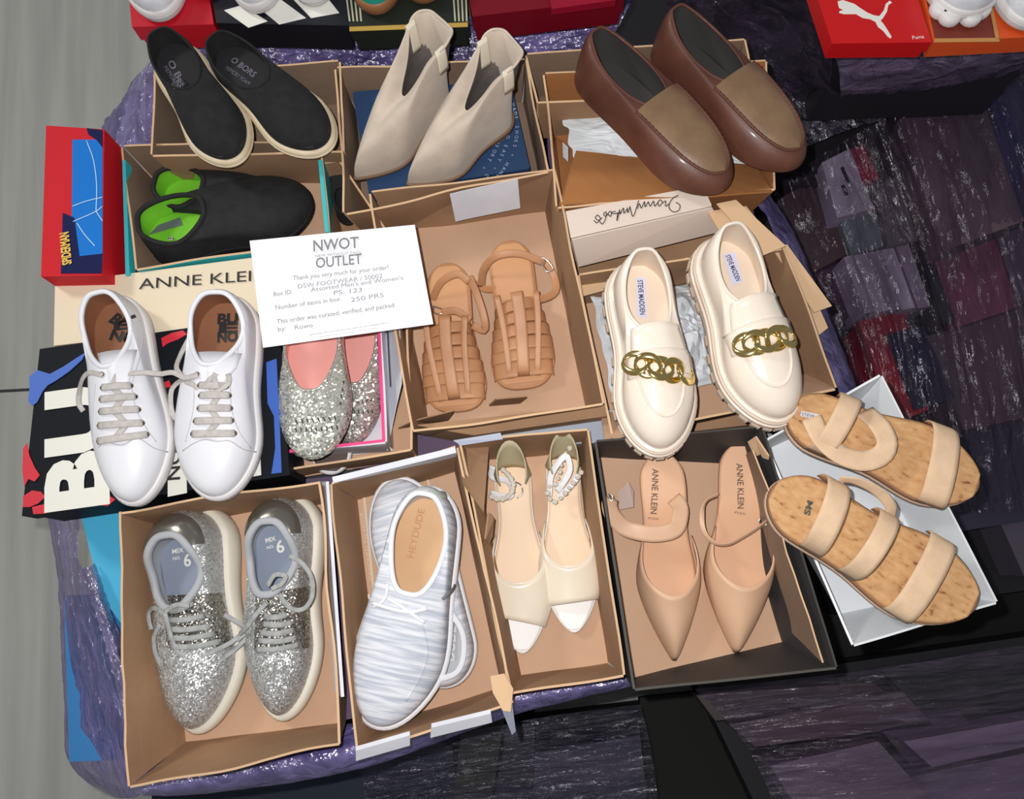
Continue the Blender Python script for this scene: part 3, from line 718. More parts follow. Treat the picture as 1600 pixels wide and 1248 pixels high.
# ------------------------------------------------------------------ open trays on the near pallet
tray('worn brown tray behind the black slip-ons with beige soles', [(243, 112), (528, 97), (536, 236), (240, 240)], .1, 0, .006, inner=CARDG, outer=CARD2)
r, T, B = tray('brown tray with turquoise outside holding the black and green slippers', [(193, 230), (500, 222), (512, 372), (214, 420)], .09, 0, .008, inner=CARDG, outer=mat('turquoise_card', (60, 190, 196), .6), floorm=CARD)
tq = MATS['turquoise_card']
poly('turquoise_edge', [P(191, 250, .091), P(196, 250, .091), P(202, 428, .091), P(196, 430, .091)], .02, tq, r)
poly('turquoise_edge', [P(497, 250, .093), P(503, 250, .093), P(514, 362, .093), P(508, 363, .093)], .02, tq, r)
tray('brown tray behind the moccasins with a deep plain back wall', [(824, 86), (1163, 62), (1180, 140), (840, 160)], .1, 0, .006, inner=CARDG)
tray('deep greyed cardboard tray holding the suede ankle boots', [(527, 108), (820, 94), (856, 268), (541, 330)], .1, 0, .008, inner=CARDG, floorm=CARDG, wob=.006)
NB = mat('navy_lid_card', (38, 68, 108), .55)
r = root('navy_box_lid', 'navy blue lid printed with arcs of pale lettering under the suede boots', 'lid', loc=P(690, 220, .05))
q = [P(553, 145, .055), P(795, 125, .055), P(826, 262, .05), P(578, 300, .05)]
poly('top_panel', q, .003, NB, r)
for i in range(4):
    a, b = q[i], q[(i + 1) % 4]; slab('rim_panel', (b - Vector((0, 0, .028)), a - Vector((0, 0, .028)), a, b), .002, NB, r)
cx, cy = P(700, 200, .055).x - .02, P(700, 200, .055).y
words = ['WALKING COMFORT', 'COMFORT AND EASY', 'HANDMADE SHOES']
for k, rad in enumerate((.095, .108, .121)):
    st = (words[k] + ' * ') * 2
    for i, chx in enumerate(st):
        if chx == ' ': continue
        an = math.radians(28) - i * .0062 / rad * 1.25
        if an < math.radians(-52): break
        X = Vector((math.sin(an), -math.cos(an), 0)); Y = Vector((math.cos(an), math.sin(an), 0))
        O = Vector((cx, cy, .0535)) + Y * rad
        # letters read along the arc
        text('lettering', chx, mat('pale_blue_print', (170, 184, 206), .6), r, O, X, Y, size=.0075, lift=.0015)
r, T, B = tray('narrow torn tray between the ankle boots and the fisherman sandals', [(500, 256), (530, 252), (606, 372), (520, 372)], .07, 0, .004, inner=CARD2)
# fisherman sandal tray with its paper slip
r, T, B = tray('brown tray with a white paper slip holding the tan fisherman sandals', [(581, 302), (865, 266), (942, 630), (646, 672)], .1, 0, .014, wall=CARD2, rag=(0, 0, .004, 0))
flap([(622, 668), (700, 655), (708, 640), (650, 655)], (.012, .012, .07, .07), CARD2, r)
flap([(764, 632), (812, 628), (822, 618), (775, 622)], (.02, .02, .06, .06), CARD2, r)
slip = root('paper_slip', 'blank white paper slip stuck on the back wall of the sandal tray', 'paper', loc=P(757, 310, .1))
slab('sheet', (P(712, 347, .045), P(813, 325, .045), P(809, 279, .104), P(703, 304, .104)), .0008, WHITE, slip, 6, 4, .003)
# moccasin tray
r, T, B = tray('orange brown tray lined with white tissue under the moccasins', [(852, 118), (1196, 96), (1210, 296), (872, 322)], .1, 0, .012, inner=CARD3, outer=CARD3, floorm=CARD3, rag=(.006, 0, 0, .004))
slab('flap', (P(868, 212, .03), P(900, 236, .03), P(882, 330, .1), P(868, 262, .1)), .003, CARD3, r)
slab('flap', (P(900, 236, .055), P(1180, 258, .055), P(1206, 300, .102), P(874, 318, .102)), .003, CARD3, r, 8, 3, .004)
st = poly('paper_sticker', [P(879, 222, .075), P(888, 230, .072), P(888, 252, .08), P(880, 244, .083)], .0006, WHITE, r)
TIS = mat('tissue_paper', (232, 234, 240), .75, (216, 224, 226), 30, .5, 60)
def crumple(name, label, quad, z, amp, m=TIS, n=26, seed=0, dome=.02, group=None):
    a, b, c, d = [P(x, y, z) for x, y in quad]; V = []
    for j in range(n + 1):
        for i in range(n + 1):
            u, v = i / n, j / n; p = a.lerp(b, u).lerp(d.lerp(c, u), v)
            k = abs(noise.noise(Vector((u * 5 + seed, v * 5, seed)))) * 1.2 + abs(noise.noise(Vector((u * 11, v * 11 + seed, 4)))) * .6
            e = min(1, min(u, 1 - u, v, 1 - v) * 6)
            wob = .012 * noise.noise(Vector((u * 4, v * 4, seed + 9)))
            V.append(p + Vector((wob, wob * .7, amp * k * 1.4 * e + dome * math.sin(u * PI) * math.sin(v * PI))))
    Fc = [(j*(n+1)+i, (j+1)*(n+1)+i, (j+1)*(n+1)+i+1, j*(n+1)+i+1) for j in range(n) for i in range(n)]
    return tag(obj(name, V, Fc, m, None, False), label, 'paper', group)
crumple('tissue_paper', 'flat folded white tissue paper inside the orange brown moccasin tray', [(876, 180), (1150, 168), (1170, 262), (900, 250)], .05, .004, dome=.004)
# cream name box, folded flaps, loafers' tray
r, T = carton('cream shoebox with handwritten style lettering above the white loafers', [(884, 332), (1098, 290), (1112, 320), (893, 366)], .1, .0, CREAM2, None)
poly('top_panel', [P(884, 330, .1015), P(1098, 290, .1015), P(1112, 322, .1005), P(892, 372, .1005)], .001, CREAM2, r)
slab('front_panel', (P(903, 415, .05), P(1132, 358, .05), P(1112, 323, .1), P(893, 373, .1)), .003, CREAM2, r)
def script(s_pts, m, parent, z, w=.0013, name='script_stroke'):
    for st in s_pts:
        L = resample([P(x, y, z) for x, y in st], 6 * len(st)); band(name, L, w, .0005, m, parent, world=True, sec=6)
# upside-down cursive seen in the photograph
script([
    [(1056, 316), (1062, 320), (1061, 328), (1053, 331), (1046, 326), (1046, 318), (1052, 309), (1060, 305)],
    [(1046, 318), (1040, 322), (1040, 314), (1034, 318)], [(1034, 318), (1030, 322), (1028, 316), (1032, 312), (1035, 316)],
    [(1028, 316), (1023, 322), (1021, 314), (1016, 322), (1013, 315)], [(1013, 315), (1008, 323), (1007, 315), (1002, 325), (999, 318), (996, 326)],
    [(998, 313), (989, 338), (984, 322)], [(984, 324), (981, 332), (980, 324)], [(980, 326), (975, 333), (974, 325), (969, 334), (968, 327)],
    [(968, 328), (964, 345), (965, 332)], [(970, 332), (958, 334)], [(962, 330), (956, 332), (954, 338), (950, 334), (954, 330), (957, 334)],
    [(950, 334), (946, 338), (943, 334), (947, 331), (946, 342), (941, 350), (937, 346)],
    [(941, 340), (935, 344), (930, 340), (934, 336), (938, 342), (932, 348), (928, 344)]], INK, r, .1025)
r, T, B = tray('brown tray of white tissue under the cream loafers', [(905, 430), (1224, 384), (1304, 606), (958, 684)], .09, 0, .012, inner=CARD2, floorm=CARD, wall=CARD2)
poly('tape', [P(1268, 552, .05), P(1276, 550, .05), P(1294, 586, .05), P(1284, 588, .05)], .0006, mat('green_tape', (176, 200, 150), .6), r)
flap([(1228, 588), (1290, 580), (1303, 606), (1250, 618)], (.03, .03, .09, .09), CARD, r)
slab('flap', (P(938, 640, .04), P(962, 640, .04), P(976, 678, .095), P(944, 684, .095)), .003, CARD, r)
crumple('tissue_paper', 'crumpled white tissue paper between and under the cream loafers', [(922, 462), (1115, 440), (1128, 600), (960, 620)], .022, .016, seed=3, dome=.03)
g = 'kraft card flaps by the loafer tray'
for lab, q, z in (('long kraft card flap at the top of the fan right of the cream box', [(1120, 318), (1150, 312), (1228, 384), (1190, 400)], (.11, .11, .1, .1)),
               ('kraft card flap jutting out furthest beside the loafer tray', [(1205, 385), (1230, 382), (1300, 478), (1272, 488)], (.08, .08, .06, .06)),
               ('small lower kraft card flap tucked under the jutting one', [(1236, 420), (1262, 440), (1294, 512), (1276, 526)], (.05, .05, .04, .04)),
               ('kraft card flap folded flat behind the cream loafers', [(1106, 330), (1166, 322), (1222, 390), (1150, 405)], (.095, .095, .095, .095)),
               ('pale kraft strip between the cream box and the loafers', [(905, 442), (1075, 402), (1080, 418), (912, 462)], (.06, .06, .06, .06))):
    f_ = root('card_flap', lab, 'cardboard', g, loc=P(*q[0], z[0])); poly('panel', [P(x, y, zz) for (x, y), zz in zip(q, z)], .003, CARDE, f_)
# glitter flats tray (white with pink edge) in a brown one
PINK = mat('pink_card', (236, 60, 130), .5)
r, T, B = tray('slim white box with a hot pink inside holding the glitter flats', [(402, 470), (590, 455), (602, 690), (446, 706)], .085, 0.004, .006, inner=mat('pink_inside', (240, 120, 160), .6), outer=WHITE, floorm=WHITE, edge=WHITE)
for q in ([(434, 560), (438, 560), (448, 708), (443, 708)], [(588, 470), (592, 470), (602, 688), (597, 688)], [(446, 703), (600, 686), (601, 690), (447, 708)]):
    poly('pink_edge', [P(x, y, .0865) for x, y in q], .001, PINK, r)
r, T, B = tray('brown tray around the slim pink edged box', [(396, 420), (630, 400), (642, 702), (446, 735)], .07, 0, .004, name='shoebox_tray', rag=(0, 0, .003, 0))
sh = root('paper_sheet', 'curved white paper sheet tucked between the pink edged box and the brown tray', 'paper', loc=P(620, 600, .06))
slab('sheet', (P(604, 500, .03), P(606, 704, .03), P(628, 600, .085), P(622, 470, .09)), .001, WHITE, sh, 10, 3, .004)
poly('black_line', [P(604, 512, .0872), P(606, 512, .0872), P(611, 604, .0885), P(609, 604, .0885)], .0005, INK, sh)
# long cream lid and black splashed lid
r, T = carton('long cream shoebox lid with black capital lettering above the white sneakers', [(86, 442), (430, 398), (436, 500), (84, 540)], .085, .0, CREAM, CREAM, .03)
text_px('lettering', 'ANNE KLEIN', INK, r, (217, 452), (421, 437), .0862, .0158, .004)
BKL = mat('black_lid_card', (20, 23, 29), .6, spec=.15)
r, T = carton('black box lid with huge white letters and splashes under the white sneakers', [(62, 545), (436, 492), (452, 742), (34, 806)], .095, .0, BKL, BKL, .035)
WL = mat('ivory_print', (230, 228, 218), .5)
zL = .0965
def on(px): return P(px[0], px[1], zL)
def letter(pxs, name='white_letter'): poly(name, [P(x, y, zL) for x, y in pxs], .0008, WL, r)
A = P(166, 788, zL); X = P(163, 600, zL) - A
text('lettering', 'BU', WL, r, A, X, Vector((0, 0, 1)).cross(X), width=X.length, size=.078, bold=.045)
letter([(262, 690), (290, 684), (292, 770), (262, 776)], 'white_label')
A = P(280, 748, zL + .001); Bp = P(281, 700, zL + .001); X = (Bp - A); text('lettering', 'NO', INK, r, P(281, 749, zL + .001), X, Vector((0, 0, 1)).cross(X), width=X.length, size=.017, bold=.02)
letter([(392, 700), (406, 698), (408, 742), (392, 745)])
BLS = mat('blue_splash', (58, 100, 190), .5); RDS = mat('red_splash', (206, 38, 56), .5)
def splash(px, m, nm): poly(nm, [P(x, y, zL + .0004) for x, y in px], .0008, m, r)
splash([(46, 588), (58, 578), (78, 584), (100, 572), (118, 560), (134, 550), (128, 562), (108, 580), (88, 594), (74, 602), (66, 612), (58, 628), (50, 634), (44, 626), (46, 606)], BLS, 'blue_splash')
splash([(416, 566), (432, 560), (436, 640), (440, 738), (424, 740), (430, 700), (428, 650), (418, 630)], BLS, 'blue_splash')
splash([(36, 700), (42, 692), (46, 712), (54, 730), (62, 742), (54, 752), (44, 748), (38, 760), (35, 735)], RDS, 'red_splash')
splash([(36, 775), (50, 766), (64, 768), (70, 776), (60, 786), (46, 792), (36, 792)], RDS, 'red_splash')
splash([(50, 792), (66, 788), (86, 788), (90, 796), (70, 802), (52, 803)], RDS, 'red_splash')
splash([(252, 528), (268, 520), (286, 516), (292, 522), (278, 530), (262, 536), (254, 542)], RDS, 'red_splash')
splash([(140, 788), (152, 778), (170, 774), (180, 780), (168, 790)], RDS, 'red_splash')
splash([(255, 598), (264, 594), (268, 604), (258, 606)], RDS, 'red_splash')
# red and blue box at the left
SPB = mat('strong_blue_card', (8, 116, 206), .6, spec=.2); DKN = mat('deep_navy_card', (18, 24, 74), .6, spec=.15); RB = mat('scarlet_card', (206, 26, 40), .6, spec=.2)
r, T = carton('red box with a sky blue panel and yellow lettering at the left edge', [(72, 196), (163, 202), (160, 430), (64, 432)], .12, .0, RB, RB, .1)
poly('blue_panel', pp([(113, 218), (160, 218), (160, 408), (120, 408), (112, 340)], .1208), .0006, SPB, r)
poly('navy_panel', pp([(98, 332), (116, 340), (124, 400), (160, 396), (159, 427), (95, 427)], .1212), .0006, DKN, r)
poly('navy_panel', pp([(135, 200), (160, 203), (160, 230), (150, 218), (138, 210)], .1212), .0006, DKN, r)
for ln in ([(135, 219), (146, 250), (151, 290), (150, 330)], [(114, 346), (150, 330), (160, 322)], [(120, 348), (132, 366), (148, 384)], [(150, 330), (160, 345)], [(113, 322), (135, 314), (160, 308)]):
    band('pale_line', resample([P(x, y, .1216) for x, y in ln], 14), .0014, .0005, mat('pale_cyan_print', (190, 220, 240), .5), r, world=True, sec=6)
A, Bp = P(112, 412, .122), P(107, 362, .122); X = Bp - A
text('lettering', 'SPIDERMAN', mat('yellow_print', (236, 190, 50), .5), r, A, X, Vector((0, 0, 1)).cross(X), width=X.length, size=.0125, bold=.03)
r['label'] = 'red box with a sky blue panel and yellow lettering at the left edge'
# lower row
tray('brown tray holding the silver sneakers', [(186, 800), (500, 752), (530, 1162), (202, 1228)], .1, 0, .016, inner=CARD, wall=CARD2, insets=(.012, .012, .018, .03), rag=(0, 0, .002, .003), wob=.008)
r, T, B = tray('white outside tray with brown inside holding the grey knit slip-ons', [(518, 756), (712, 700), (800, 1098), (560, 1172)], .095, 0, .014, inner=CARD, wall=CARD2, outer=WHITE, rag=(0, .004, 0, 0))
slab('lid_strip', (P(520, 752, .07), P(713, 704, .07), P(711, 698, .1), P(519, 745, .1)), .008, WHITE, r)
slab('lid_strip', (P(556, 1182, .085), P(640, 1158, .085), P(640, 1142, .098), P(556, 1166, .098)), .006, WHITE, r)
slab('lid_strip', (P(672, 1146, .085), P(768, 1122, .085), P(766, 1108, .098), P(674, 1130, .098)), .006, WHITE, r)
slab('side_flap', (P(505, 752, .05), P(528, 1080, .05), P(538, 1088, .098), P(514, 752, .098)), .004, WHITE, r)
flap([(766, 1056), (788, 1052), (802, 1076), (798, 1112), (786, 1110), (770, 1082)], (.1, .1, .104, .1, .1, .1), CARDE, r, 'torn_flap')
flap([(784, 1108), (800, 1098), (806, 1142), (800, 1148)], (.095, .095, .05, .05), mat('grey_paper', (176, 182, 198), .7), r, 'torn_flap')
pb = mat('box_print', (214, 196, 176), .8)
for q in ([(566, 768), (570, 767), (590, 968), (587, 969)], [(580, 760), (660, 742), (661, 746), (581, 764)], [(664, 740), (667, 739), (676, 772), (673, 773)]):
    poly('printed_line', [P(x, y, .0045) for x, y in q], .0004, pb, r)
text_px('lettering', 'DESIGNED TO MOVE', pb, r, (583, 905), (568, 800), .0045, .0045)
for k in range(4):
    poly('printed_square', [P(x, y, .0046) for x, y in [(568 + k, 930 + k*9), (577 + k, 928 + k*9), (578 + k, 935 + k*9), (569 + k, 937 + k*9)]], .0004, mat('white_ink_print', (226, 222, 214), .7), r)
r, T, B = tray('narrow brown tray holding the ivory satin sandals', [(722, 692), (918, 672), (974, 1054), (800, 1082)], .09, 0, .012, wall=CARD2, rag=(.002, 0, 0, 0))
slab('torn_flap', (P(716, 690, .06), P(764, 690, .06), P(756, 800, .102), P(722, 752, .102)), .003, CARD2, r, 6, 6, .01)
flap([(764, 800), (772, 810), (770, 838), (764, 850), (759, 842)], (.098, .09, .07, .07, .098), CARD2, r, 'torn_flap')
flap([(708, 688), (782, 676), (786, 686), (720, 696)], (.105, .1, .098, .1), mat('grey_paper', (176, 182, 198), .7), r, 'torn_flap')
# strips of box behind the lower row
r, T = carton('low grey box just above the satin sandals and black tray', [(735, 662), (958, 640), (970, 690), (745, 700)], .045, 0, mat('blue_grey_card', (164, 172, 186), .7), None)
r, T = carton('brown box strip behind the satin sandals tray', [(648, 664), (946, 632), (948, 650), (740, 680)], .07, 0, CARD2, None)
r, T, B = tray('black tray with tan lining holding the nude pointed heels', [(932, 690), (1190, 668), (1306, 1042), (992, 1076)], .1, 0, .012, inner=BLACKB, outer=BLACKB, wall=BLACKB, floorm=CARD, insets=(.004, .03, .03, .004), wob=.002, edge=mat('black_edge', (70, 66, 60), .7))
slab('torn_lining', (P(1160, 714, .026), P(1234, 984, .026), P(1287, 1035, .100), P(1178, 702, .100)), .002, CARDG, r, 10, 6, .002, rag=.012, edge=CARDE)
flap([(1168, 690), (1180, 682), (1200, 712), (1206, 760), (1196, 752)], (.08, .1, .1, .06, .03), CARDE, r, 'torn_lining')
WC = mat('white_card', (224, 228, 232), .55)
tray('white tray under the cork sandals', [(1196, 690), (1376, 588), (1556, 940), (1334, 1006)], .09, 0, .012, inner=WC, outer=WC, insets=(.006, .02, .02, .03), wob=.001, edge=mat('white_edge', (244, 246, 248), .5))
# order card
r = root('order_card', 'white printed order card lying over the glitter flats and white sneaker', 'card', loc=P(530, 440, .15))
cq = [P(390, 376, .15), P(648, 351, .15), P(677, 506, .145), P(411, 543, .145)]
poly('card_sheet', cq, .0012, mat('card_stock', (244, 244, 248), .6), r)
GI = mat('card_ink', (138, 138, 142), .8)
def ct(s, a, b, size, m=GI, bold=0): text_px('printed_text', s, m, r, a, b, .1512, size, bold, .0008)
def cz(y): return .15
ct('NWOT', (490, 393), (561, 387), .0160, mat('soft_grey_ink', (132, 132, 136), .8), .012)
ct('NEW WITHOUT TAGS', (493, 402), (564, 396), .0036)
ct('OUTLET', (494, 419), (566, 412), .0145, mat('soft_grey_ink', (132, 132, 136), .8), .012)
ct('Thank you very much for your order!', (458, 438), (607, 421), .0062)
PEN = mat('pen_ink', (150, 150, 158), .8)
ct('DSW FOOTWEAR / S0002', (466, 451), (598, 434), .006, PEN)
ct("Assorted Men's and Women's", (486, 456), (630, 437), .006, PEN)
ct('Box ID:', (428, 463), (457, 459), .006)
ct('PS: 123', (522, 461), (566, 456), .006, PEN)
ct('Number of items in box:', (431, 484), (533, 470), .0062)
ct('250 PRS', (549, 472), (600, 464), .006, PEN)
ct('This order was curated, verified, and packed', (433, 506), (616, 480), .0062)
ct('by:', (435, 518), (447, 516), .006)
ct('Rowo', (461, 515), (489, 511), .006, PEN)
ct('please keep this card with your box, thank you for shopping with us', (484, 524), (606, 505), .0016)
ct('questions about this order, see the invoice', (500, 527), (590, 513), .0012)

# ------------------------------------------------------------------ shoes
SUEDE = mat('sand_suede', (210, 194, 176), .95, (196, 180, 164), 26, .25, 500, sheen=.3)
SOLEB = mat('tan_leather_sole', (120, 92, 70), .6)
GREYLIN = mat('grey_lining', (116, 106, 102), .9, (100, 92, 90), 40)
ELAS = mat('cream_webbing', (232, 222, 200), .8)
METAL = mat('silver_metal', (210, 206, 200), .22, metal=1)
DMETAL = mat('eyelet_metal', (110, 100, 92), .35, metal=1)
GOLDM = mat('gold_metal', (240, 214, 140), .12, metal=1)

# -- sand suede ankle boots
def boot(label, heel, toe, zh, zt, side, roll):
    s = Shoe('ankle_boot', label, 'suede ankle boots', heel, toe, zh, zt, side, POINT, roll, 1.12, sole=(.008, .006), spring=.006, base=[(0, .016), (.25, .014), (.6, .002), (1, 0)], cat='boot')
    s.layer('sole', SOLEB, .0035, -.0, .008, .001)
    hl = [Vector((p.x, p.y, 0)) for p, t in s.ring(.001, a=0, b=.26)]
    rr = [[Vector((v.x * .8, v.y * .85 + .006, -.002)) for v in hl], [Vector((v.x * .96, v.y, .013)) for v in hl]]
    s.loft('heel_block', rr, SOLEB, True, True)
    zr = [(0, .152), (.2, .154), (.45, .140), (.7, .108), (1, .082)]
    s.upper(SUEDE, -.07, .40, [(0, .15), (.3, .155), (.6, .085), (1, .05)], zr, e1=1.3, e2=.85, rex=(.30, .66), K=16, lining=GREYLIN, rimr=.0016, rimm=SUEDE, fwd=.1)
    for sg in (-1, 1):                       # webbing pull tabs
        y = s.L * .10; x = sg * s.L * .145
        L = [Vector((x * .9, y, .112)), Vector((x * .96, y, .150)), Vector((x * 1.04, y, .166)), Vector((x * 1.14, y, .152)), Vector((x * 1.12, y, .12))]
        band('pull_tab', resample(L, 12), .017, .0022, ELAS, s.r, [Vector((1, 0, 0))] * 12, wd=[Vector((0, 1, 0))] * 12)
    b = band('seam', [Vector((0, s.L * .0 - .004 * math.sin(k), .03 + k * .03)) for k in range(2)], .001, .001, SUEDE, s.r)
    return s
boot('sand suede ankle boot on the navy lid, left one of the pair', (700, 158), (558, 283), .058, .058, 1, 0)
boot('sand suede ankle boot on the navy lid, nearer the moccasins', (797, 186), (640, 292), .058, .058, -1, 0)

# -- black perforated slip-ons with beige soles
BLKF = mat('black_perforated_fabric', (30, 29, 32), .9, (20, 20, 22), 60, .5, 600)
BEIGE = mat('beige_rubber', (222, 206, 176), .6, (204, 186, 154), 30)
LGREY = mat('lilac_grey_print', (112, 106, 122), .8)
def slipon(label, heel, toe, zh, zt, side, txt):
    s = Shoe('slip_on_shoe', label, 'black slip-ons', heel, toe, zh, zt, side, ROUND, 0, .98, sole=(.018, .016), spring=.004)
    s.layer('sole', BEIGE, .004, 0, .017, .003)
    s.layer('welt', BEIGE, .0052, .004, .008, .001)
    s.upper(BLKF, .03, .50, [(0, .12), (.4, .135), (.8, .12), (1, .09)], [(0, .058), (.3, .046), (.7, .044), (1, .05)], off=-.001, e2=.8, lining=BLKF, insole=mat('black_insole', (34, 33, 36), .85), rimr=.0016)
    s.text('O BORS', LGREY, *txt[0], .009, .02); s.text('MEMORY FOAM', LGREY, *txt[1], .006)
    return s
slipon('black slip-on resting on the tray wall, nearer the left edge', (269, 85), (376, 258), .105, .115, 1, [((262, 98), (280, 140)), ((256, 106), (272, 140))])
slipon('black slip-on with its toe lowest, pointing at the suede boots', (352, 94), (515, 239), .105, .118, -1, [((360, 96), (396, 122)), ((352, 108), (388, 134))])

# -- black slippers with green lining
BSL = mat('black_felt', (24, 24, 26), .85, (34, 34, 36), 50, .4, 400); GREEN = mat('green_lining', (128, 206, 48), .7, (112, 190, 40), 30); GRL = mat('dark_grey_lining', (96, 104, 106), .9)
def slipper(label, heel, toe, zh, zt, roll, side, px):
    s = Shoe('slipper', label, 'black and green slippers', heel, toe, zh, zt, side, dict(ROUND, W=[(0, .33), (.2, .38), (.45, .36), (.72, .44), (1, .42)]), roll, 1, sole=(.014, .012), cat='slipper')
    s.layer('sole', mat('black_rubber', (22, 22, 24), .6), .001, 0, .014, .002)
    s.upper(BSL, .03, .41, [(0, .14), (.5, .165), (1, .12)], [(0, .06), (.5, .05), (1, .062)], e2=.8, lining=GREEN, rimr=.0035, insole=GREEN, ins=.006, insk=.8)
    if px: s.patch('heel_patch', px, GRL, .0012)
    return s
slipper('black and green slipper lying underneath, its opening below the slip-on', (262, 312), (455, 335), .004, .004, 0, 1, None)
s = slipper('black and green slipper lying on top with its round toe to the right', (236, 388), (493, 321), .028, .02, -8, -1, [(248, 352), (282, 340), (286, 352), (232, 368)])
ringobj(s, 'snap', (269, 375), .003, METAL, .004, .002, hole=METAL)
tg = root('size_tag', 'white ridged clip lying in the tray behind the toe of the black slipper', 'tag', loc=P(382, 297, .02))
for k in range(4): band('ridge', [P(368 + k*8, 300 - k*2.5, .02), P(374 + k*8, 290 - k*2.5, .035)], .006, .004, WHITE, tg, world=True)

# -- brown moccasins
BRL = mat('brown_leather', (106, 64, 50), .5, (84, 48, 38), 14, .12, 260, coat=.08); TAU = mat('taupe_leather', (140, 112, 84), .42, (112, 84, 62), 14, .12, 260, coat=.15)
DLIN = mat('charcoal_lining', (66, 62, 62), .85); STI = mat('brown_thread', (94, 56, 42), .7)
def moccasin(label, heel, toe, zh, zt, side, seam, vamp):
    s = Shoe('moccasin', label, 'brown leather moccasins', heel, toe, zh, zt, side, dict(ROUND, W=[(0, .27), (.2, .32), (.45, .335), (.72, .39), (1, .36)], a=.15, b=.28), -9, .94, sole=(.008, .008), spring=.012)
    s.layer('sole', mat('brown_rubber', (80, 46, 34), .7), -.003, 0, .009, .002)
    s.upper(BRL, .04, .52, [(0, .075), (.3, .108), (.7, .115), (1, .105)], [(0, .080), (.3, .068), (.7, .062), (1, .062)], e1=.95, e2=.8, rex=(.5, .7), K=14, lining=DLIN, insole=DLIN, rimr=.0018, rimm=BRL)
    # plug of the vamp: a raised apron with a puckered seam
    L = s.L; V = []; n = 16; rows = 18
    def top(x, y):
        if s.bvh is None: s.bvh = BVHTree.FromPolygons([v[:] for v in s.bv], s.bf)
        h = s.bvh.ray_cast(Vector((x, y, .3)), Vector((0, 0, -1)))[0]; return h.z if h else .03
    edge = []
    for j in range(rows + 1):
        v = j / rows; y = L * lerp(.475, .95, v); hw = L * .134 * (1 - v ** 3.4) ** .5 + .0005
        for i in range(n + 1):
            x = s.cen(y / L) + (i / n * 2 - 1) * hw; V.append(Vector((x, y, top(x, max(y, L * .535)) + .003 + .002 * math.sin(i / n * PI))))
        edge.append((V[-n - 1], V[-1]))
    Fc = [(j*(n+1)+i, (j+1)*(n+1)+i, (j+1)*(n+1)+i+1, j*(n+1)+i+1) for j in range(rows) for i in range(n)]
    obj('apron', V, Fc, TAU, s.r, True)
    rim = [e[0] for e in edge] + [e[1] for e in edge[::-1]][1:]
    rs = resample(rim, 90); band('apron_seam', rs, .0040, .0040, BRL, s.r)
    sv, sf = [], []
    for k in range(2, 88, 2):
        d = (rs[k + 1] - rs[k - 1]).normalized(); o = Vector((d.y, -d.x, 0)).normalized()
        sweep(sv, sf, [rs[k] + o * -.003 + Vector((0, 0, .0006)), rs[k] + Vector((0, 0, .0022)), rs[k] + o * .003 + Vector((0, 0, .0006))], .0013, .0012, sec=6)
    tag(obj('stitching', sv, sf, STI, s.r, True), kind='stuff')
    return s
moccasin('brown leather moccasin with a taupe apron, left one of the pair', (908, 104), (1128, 308), .10, .105, 1, None, None)
moccasin('brown leather moccasin with a taupe apron, right one by the dark gap', (1026, 70), (1240, 273), .10, .105, -1, None, None)

# -- tan fisherman sandals
TANL = mat('tan_leather', (200, 146, 104), .5, (186, 132, 92), 12, .1, 300); TANI = mat('tan_insole', (214, 160, 114), .6, (204, 148, 104), 8); HEELD = mat('stacked_heel', (120, 100, 92), .5)
def fisher(label, heel, toe, side, roll, slings, buckle):
    s = Shoe('fisherman_sandal', label, 'tan fisherman sandals', heel, toe, .004, .004, side, dict(SNEAK, W=[(0, .25), (.2, .27), (.45, .28), (.72, .38), (1, .40)], b=.2, pt=.34), roll, 1.05, sole=(.009, .009), base=[(0, .022), (.22, .022), (.5, .004), (1, 0)], cat='sandal', spring=.002)
    s.layer('sole', TANL, .0015, 0, .009, .001)
    hl = [Vector((p.x, p.y, 0)) for p, t in s.ring(0, a=0, b=.24)]
    s.loft('heel_block', [[Vector((v.x*.9, v.y*.92 + .003, 0)) for v in hl], [Vector((v.x, v.y, .024)) for v in hl]], HEELD, True, True)
    s.insole(TANI, .0015, .95)
    # woven vamp: crossing bands plus a centre strip
    for k, (ta, tb, h, w) in enumerate(((.47, .52, .044, .017), (.555, .585, .041, .018), (.64, .655, .036, .019), (.725, .73, .030, .020), (.80, .80, .024, .019))):
        s.arch('cross_strap', ta, tb, h, w, .0018, TANL, 1.0, flat=.62)
    s.arch('toe_strap', .885, .885, .018, .026, .0018, TANL, 1.0, flat=.55)
    for dx, w in ((0, .018), (-.028, .009), (.028, .009)):
        L = []
        for k in range(16):
            t = lerp(.43, .94, k/15); h = catmull([(.43, .050), (.6, .045), (.75, .033), (.9, .022), (.95, .012)], t)
            L.append(Vector((s.cen(t) + dx * (1 - .3*k/15), t * s.L, s.zt(t) + h - abs(dx) * .25 + .0015 + (.0016 if k % 2 else -.0008) * (1 if dx else 0))))
        band('centre_strip', L, w, .0018, TANL, s.r, [Vector((0, 0, 1))] * 16)
    for px in slings: s.free('sling_strap', px, .011, .0018, TANL, nrm=Vector((0, .5, .8)))
    for px in buckle: s.free('buckle', px, .002, .002, METAL, closed=True, n=20)
    return s
fisher('tan fisherman sandal beside the order card, left one of the pair', (704, 424), (714, 644), -1, 4,
       [[(674, 472, .03), (690, 440, .06), (715, 428, .07), (733, 440, .065)], [(733, 432, .06), (745, 460, .06), (757, 500, .05), (756, 516, .04), (738, 508, .045)], [(690, 488, .055), (712, 486, .058), (735, 500, .05)]],
       [[(677, 478, .05), (692, 484, .05), (690, 490, .05), (678, 488, .05)]])
